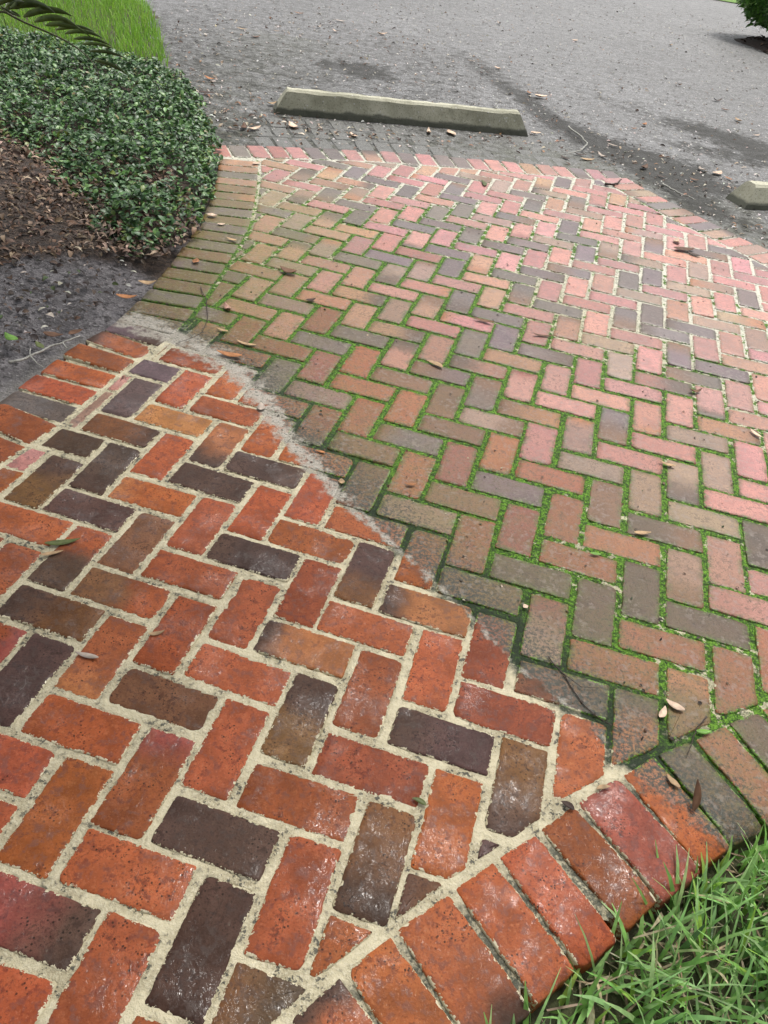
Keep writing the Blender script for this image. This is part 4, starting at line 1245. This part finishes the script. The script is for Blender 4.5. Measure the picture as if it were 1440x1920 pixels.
# ------------------------------------------------------------------ fallen leaves
LV = [(540, 512, .075, 160, 'brown', 'crumpled dark brown leaf on the bricks below the wheel stop', .6, .8), (430, 669, .085, 175, 'orange', 'long orange-brown leaf by the sandy streak', .33, .5),
      (462, 645, .07, 170, 'tan', 'long tan leaf on the moss just above the sandy streak', .22, .2), (417, 621, .045, 165, 'tan', 'short tan leaf beside the thin dark rootlet', .3, .3),
      (425, 579, .05, 120, 'pink', 'curled pinkish leaf on the mossy bricks by the left edging', .5, .9), (814, 686, .065, 150, 'tan', 'tan pointed leaf on the mossy bricks in mid walkway', .36, .25),
      (1240, 1337, .036, 60, 'pale', 'left of two pale leaves crossing the mossy joint', .4, .3), (1264, 1324, .042, 150, 'pale', 'right of two pale leaves crossing the mossy joint', .42, .3),
      (1318, 1373, .034, 10, 'green', 'bright green leaf on the curved edging', .36, .2), (1295, 1503, .045, 85, 'brown', 'brown leaf standing up at the grass edge', .34, .2),
      (1261, 1466, .032, 130, 'tan', 'tan leaf on the joint between two edging bricks', .4, .2), (1063, 1513, .026, 150, 'dark', 'dark brown chip on the end of an edging brick', .5, .15),
      (118, 1018, .075, 25, 'olive', 'olive green leaf on the dark brick at the left', .24, .2), (97, 1040, .05, 30, 'tan', 'tan leaf below the olive leaf at the left', .22, .2),
      (163, 1231, .05, 175, 'grey', 'grey-tan leaf on a red washed brick', .24, .2), (294, 1188, .034, 30, 'tan', 'small tan leaf at the edge of a washed red brick', .3, .2),
      (785, 1506, .028, 160, 'olive', 'small olive leaf on a joint among the washed bricks', .36, .2), (1116, 1041, .028, 5, 'green', 'small pale green leaf on the mossy joint right of centre', .4, .3),
      (1203, 1003, .05, 15, 'tan', 'tan leaf lying over an orange-brown brick at the right', .3, .5), (489, 766, .04, 100, 'grey', 'grey-pink leaf scrap on the sandy streak', .6, .5),
      (366, 492, .045, 90, 'orange', 'orange oval leaf on the dark edging brick by the soil', .6, .4), (238, 559, .07, 15, 'orange', 'orange dead leaf on the soil beside the left edging', .4, .5),
      (277, 535, .06, 25, 'tan', 'curled tan leaf at the tip of the bare soil', .5, .9), (101, 630, .06, 5, 'brown', 'broad brown leaf on the grey soil above the twig', .5, .4),
      (143, 627, .05, 60, 'brown', 'narrow brown leaf on the grey soil right of the broad one', .5, .4), (75, 651, .05, 140, 'olive', 'olive leaf tucked beside the lichen twig', .4, .4),
      (22, 636, .06, 150, 'green', 'green weed leaf on the soil at the left edge', .5, .5), (905, 345, .10, 100, 'olive', 'dark green leaf on the far pink bricks', .28, .15),
      (1250, 872, .05, 160, 'tan', 'tan leaf on the pink bricks at the right', .3, .4), (1415, 815, .05, 120, 'pale', 'pale leaf on the bricks at the right edge', .3, .4),
      (1302, 735, .05, 20, 'brown', 'brown curled leaf on the bricks at the upper right', .35, .9), (583, 565, .04, 40, 'dark', 'dark seed pod scrap on the mossy bricks', .5, .6),
      (770, 910, .03, 10, 'orange', 'small orange leaf scrap on a red mossy brick', .4, .4), (600, 850, .03, 170, 'orange', 'orange leaf scrap just past the sandy streak', .35, .4),
      (905, 605, .08, 170, 'brown', 'brown leaf scrap on the mid walkway', .25, .5), (640, 905, .022, 100, 'tan', 'tiny tan seed at the black crumbs of the streak', .8, .4),
      (985, 1140, .014, 30, 'pale', 'tiny pale seed on the mossy joint right of the streak', .9, .3), (1018, 632, .08, 10, 'brown', 'brown stick-like leaf on the upper bricks', .18, .4),
      (398, 406, .045, 10, 'pale', 'larger pale nut-like scrap on the left edging', .7, .4), (415, 422, .035, 30, 'pale', 'lower pale scrap on the left edging', .6, .4),
      (434, 452, .05, 160, 'tan', 'tan leaf on the left edging below the pale scraps', .35, .5), (482, 308, .06, 60, 'pale', 'pale leaf at the top corner of the left edging', .5, .4),
      (1282, 470, .12, 20, 'brown', 'largest brown leaf of the debris pile on the far right bricks', .4, .3), (1300, 478, .07, 150, 'dark', 'darkest leaf of the debris pile on the far right bricks', .4, .3),
      (1270, 455, .06, 80, 'pale', 'pale leaf in the debris pile on the far right bricks', .6, .8), (1130, 1480, .03, 20, 'tan', 'tan scrap on a mauve edging brick', .3, .3)]
for (x, y, L, a, kd, lb, asp, cu) in LV:
    soil = x < 300 and y < 700
    fallen_leaf(x, y, L, a, kd, lb, asp, cu, base=.028 if soil else .0, rise=.8 if 'standing' in lb else 0)
rl_ = random.Random(5)
spots = [(395, 150), (335, 150), (355, 158), (385, 178), (450, 58), (475, 70), (520, 60), (560, 25), (640, 40), (600, 52), (720, 68), (630, 60), (437, 245), (452, 240), (475, 243), (505, 195), (545, 240), (850, 250), (1005, 255),
         (660, 255), (800, 252), (1060, 300), (1085, 292), (1130, 295), (1150, 272), (1205, 315), (1240, 330), (1300, 338), (1320, 318), (1345, 325), (1365, 335), (1010, 185), (995, 175), (1170, 168), (1270, 160), (1355, 205), (1420, 255),
         (910, 140), (880, 115), (935, 42), (1080, 80), (1260, 85), (1270, 92), (905, 135), (1185, 240), (1210, 235), (1105, 300), (930, 130), (1345, 190), (1385, 230)]
for (x, y) in spots:
    kd = rl_.choice(['tan', 'pale', 'brown', 'pale', 'orange', 'grey', 'dark'])
    if x < 560 and y < 200: where = 'on the asphalt left of the long wheel stop'
    elif y > 230 and x < 900: where = 'between the bricks and the long wheel stop'
    elif x < 760: where = 'on the asphalt behind the long wheel stop'
    elif y > 225: where = 'on the dark wet asphalt near the far right edging'
    elif y > 120: where = 'on the grey asphalt right of the long wheel stop'
    else: where = 'on the pale asphalt at the top of the view'
    lb = {'tan': 'tan dead leaf ', 'pale': 'pale dead leaf ', 'brown': 'brown dead leaf ', 'orange': 'orange dead leaf ', 'grey': 'greyish dead leaf ', 'dark': 'blackish dead leaf '}[kd] + where
    fallen_leaf(x + rl_.uniform(-4, 4), y + rl_.uniform(-3, 3), rl_.uniform(.05, .12), rl_.uniform(0, 180), kd, lb, rl_.uniform(.22, .5), rl_.uniform(.2, .8), base=ROAD_Z + .004, group='dead leaves scattered on the asphalt')

# drifts of small leaves along the bed, round the wheel stops and in the wet band
DR = [((395, 60), (330, 150), (395, 185), (430, 240), 260, .22), ((500, 205), (560, 245), (760, 262), (980, 268), 130, .10), ((1000, 180), (1100, 270), (1220, 325), (1330, 360), 190, .34), ((420, 60), (560, 60), (720, 90), (860, 120), 200, .8), ((1350, 330), (1400, 350), (1430, 420), (1440, 440), 60, .2)]
PP = []
for a, b, c_, d, k, sp in DR:
    L_ = np.array([ground(*q, ROAD_Z)[:2] for q in (a, b, c_, d)])
    u = RNG.uniform(0, 3, k); i_ = np.minimum(u.astype(int), 2); fr = (u - i_)[:, None]
    PP.append(L_[i_] * (1 - fr) + L_[i_ + 1] * fr + RNG.normal(0, sp, (k, 2)))
P = np.vstack(PP)
e, sg, arc = poly_dist(P, ROADEDGE)
P = P[~inside(P, np.vstack([RIGHT_OUT[::4], TR_OUT[::-4], TOP_OUT[TOP_OUT[:, 0] < .86][::-4], LEFT_OUT[::-4]])) & ~((sg > 0) & (P[:, 0] < 0))]
n = len(P)
V, F, C = leaves(np.c_[P, np.full(n, ROAD_Z + .008)], RNG.normal(0, .25, n), RNG.uniform(0, 6.28, n), RNG.uniform(.014, .05, n), RNG.uniform(.18, .45, n),
                 choose([(.42, .33, .24), (.58, .50, .42), (.10, .06, .04), (.28, .15, .08), (.05, .035, .028)], [3, 2, 3, 3, 2], n), fold=.4, curl=.8)
tag(mesh_obj('leaf_drift', V, F, M_DRY, colors=C), 'small dead leaves drifted over the asphalt around the wheel stops', 'leaf litter', kind='stuff')

# uncountable crumbs: grit and bits on the asphalt and on the unwashed bricks
n = 9000
yy = 4.2 + 12 * RNG.random(n) ** 1.7; xx = RNG.uniform(-2.2, 5.0, n) * (.5 + yy / 12)
P = np.c_[xx, yy]
e, sg, arc = poly_dist(P, ROADEDGE)
P = P[~inside(P, np.vstack([RIGHT_OUT[::4], TR_OUT[::-4], TOP_OUT[TOP_OUT[:, 0] < .86][::-4], LEFT_OUT[::-4]])) & ~((sg > 0) & (P[:, 1] > 4.1) & (P[:, 0] < 0))]
n = len(P)
V, F, C = leaves(np.c_[P, np.full(n, ROAD_Z + .004)], RNG.normal(0, .2, n), RNG.uniform(0, 6.28, n), RNG.uniform(.008, .034, n) * (.75 + P[:, 1] * .03), RNG.uniform(.2, .6, n),
                 choose([(.36, .31, .25), (.60, .57, .52), (.06, .04, .03), (.20, .13, .09), (.04, .032, .028)], [4, 6, 2, 3, 2], n), fold=.4, curl=.6)
tag(mesh_obj('asphalt_litter', V, F, M_DRY, colors=C), 'fine crumbs and leaf bits strewn over the asphalt', 'litter', kind='stuff')
P = scatter(FIELD, 2600, 55)
wv = surface_attrs(P)['wash']
P = P[(wv > .01) & ((wv < .2) | (RNG.random(len(P)) < .45))]
n = len(P)
V, F, C = leaves(np.c_[P, np.full(n, .0025)], RNG.normal(0, .2, n), RNG.uniform(0, 6.28, n), RNG.uniform(.003, .012, n), RNG.uniform(.3, .9, n),
                 choose([(.03, .022, .015), (.10, .06, .035), (.42, .36, .25), (.03, .05, .015)], [5, 3, 1.2, 2], n), fold=.3)
tag(mesh_obj('walkway_litter', V, F, M_DRY, colors=C), 'dark crumbs and seeds strewn over the unwashed bricks', 'litter', kind='stuff')


# ------------------------------------------------------------------ an unseen oak, added so its crown shades the near bricks and the bed
TB = np.array([-4.6, 0.6, -.02])
SHADE_OAK = tag(empty('added_shade_oak', TB), 'unseen oak added out of view, its crown shading the near bricks', 'tree')
M_OAKBARK = simple_mat('oak_bark', (0.09, 0.075, 0.06), (0.16, 0.14, 0.115), 18, .9, 1.0, .03)
tv, tf = tube([TB, TB + [.05, .1, 1.2], TB + [.25, .3, 2.8], TB + [.6, .7, 4.2]], [.34, .27, .24, .19], 14)
mesh_obj('trunk', tv - TB, tf, M_OAKBARK, SHADE_OAK)
fork = TB + [.6, .7, 4.2]
OC = np.array([-2.6, 2.5, 6.0])
for k in range(9):
    a = k * .7 + .2
    e_ = OC + np.array([math.cos(a) * 3.2, math.sin(a) * 2.6, random.uniform(-.2, .9)])
    tv, tf = tube([fork, fork + (e_ - fork) * .45 + [0, 0, .5], e_], [.11, .07, .02], 7)
    mesh_obj('limb', tv - TB, tf, M_OAKBARK, SHADE_OAK)
n = 9000
dv = RNG.normal(0, 1, (n, 3)); dv /= np.linalg.norm(dv, axis=1)[:, None]
P = OC + dv * (RNG.random(n) ** .4)[:, None] * np.array([4.5, 3.9, 1.5])
P = P[fbm(P[:, 0] * 1.1, P[:, 1] * 1.1, 61) > .50]; n = len(P)
V, F, C = leaves(P, RNG.normal(0, .5, n), RNG.uniform(0, 6.28, n), RNG.uniform(.20, .36, n), RNG.uniform(.4, .6, n), choose([(.05, .11, .025), (.07, .15, .035), (.035, .08, .02)], [1, 1, 1], n))
mesh_obj('crown', V - TB, F, M_SHRUB, SHADE_OAK, colors=C)
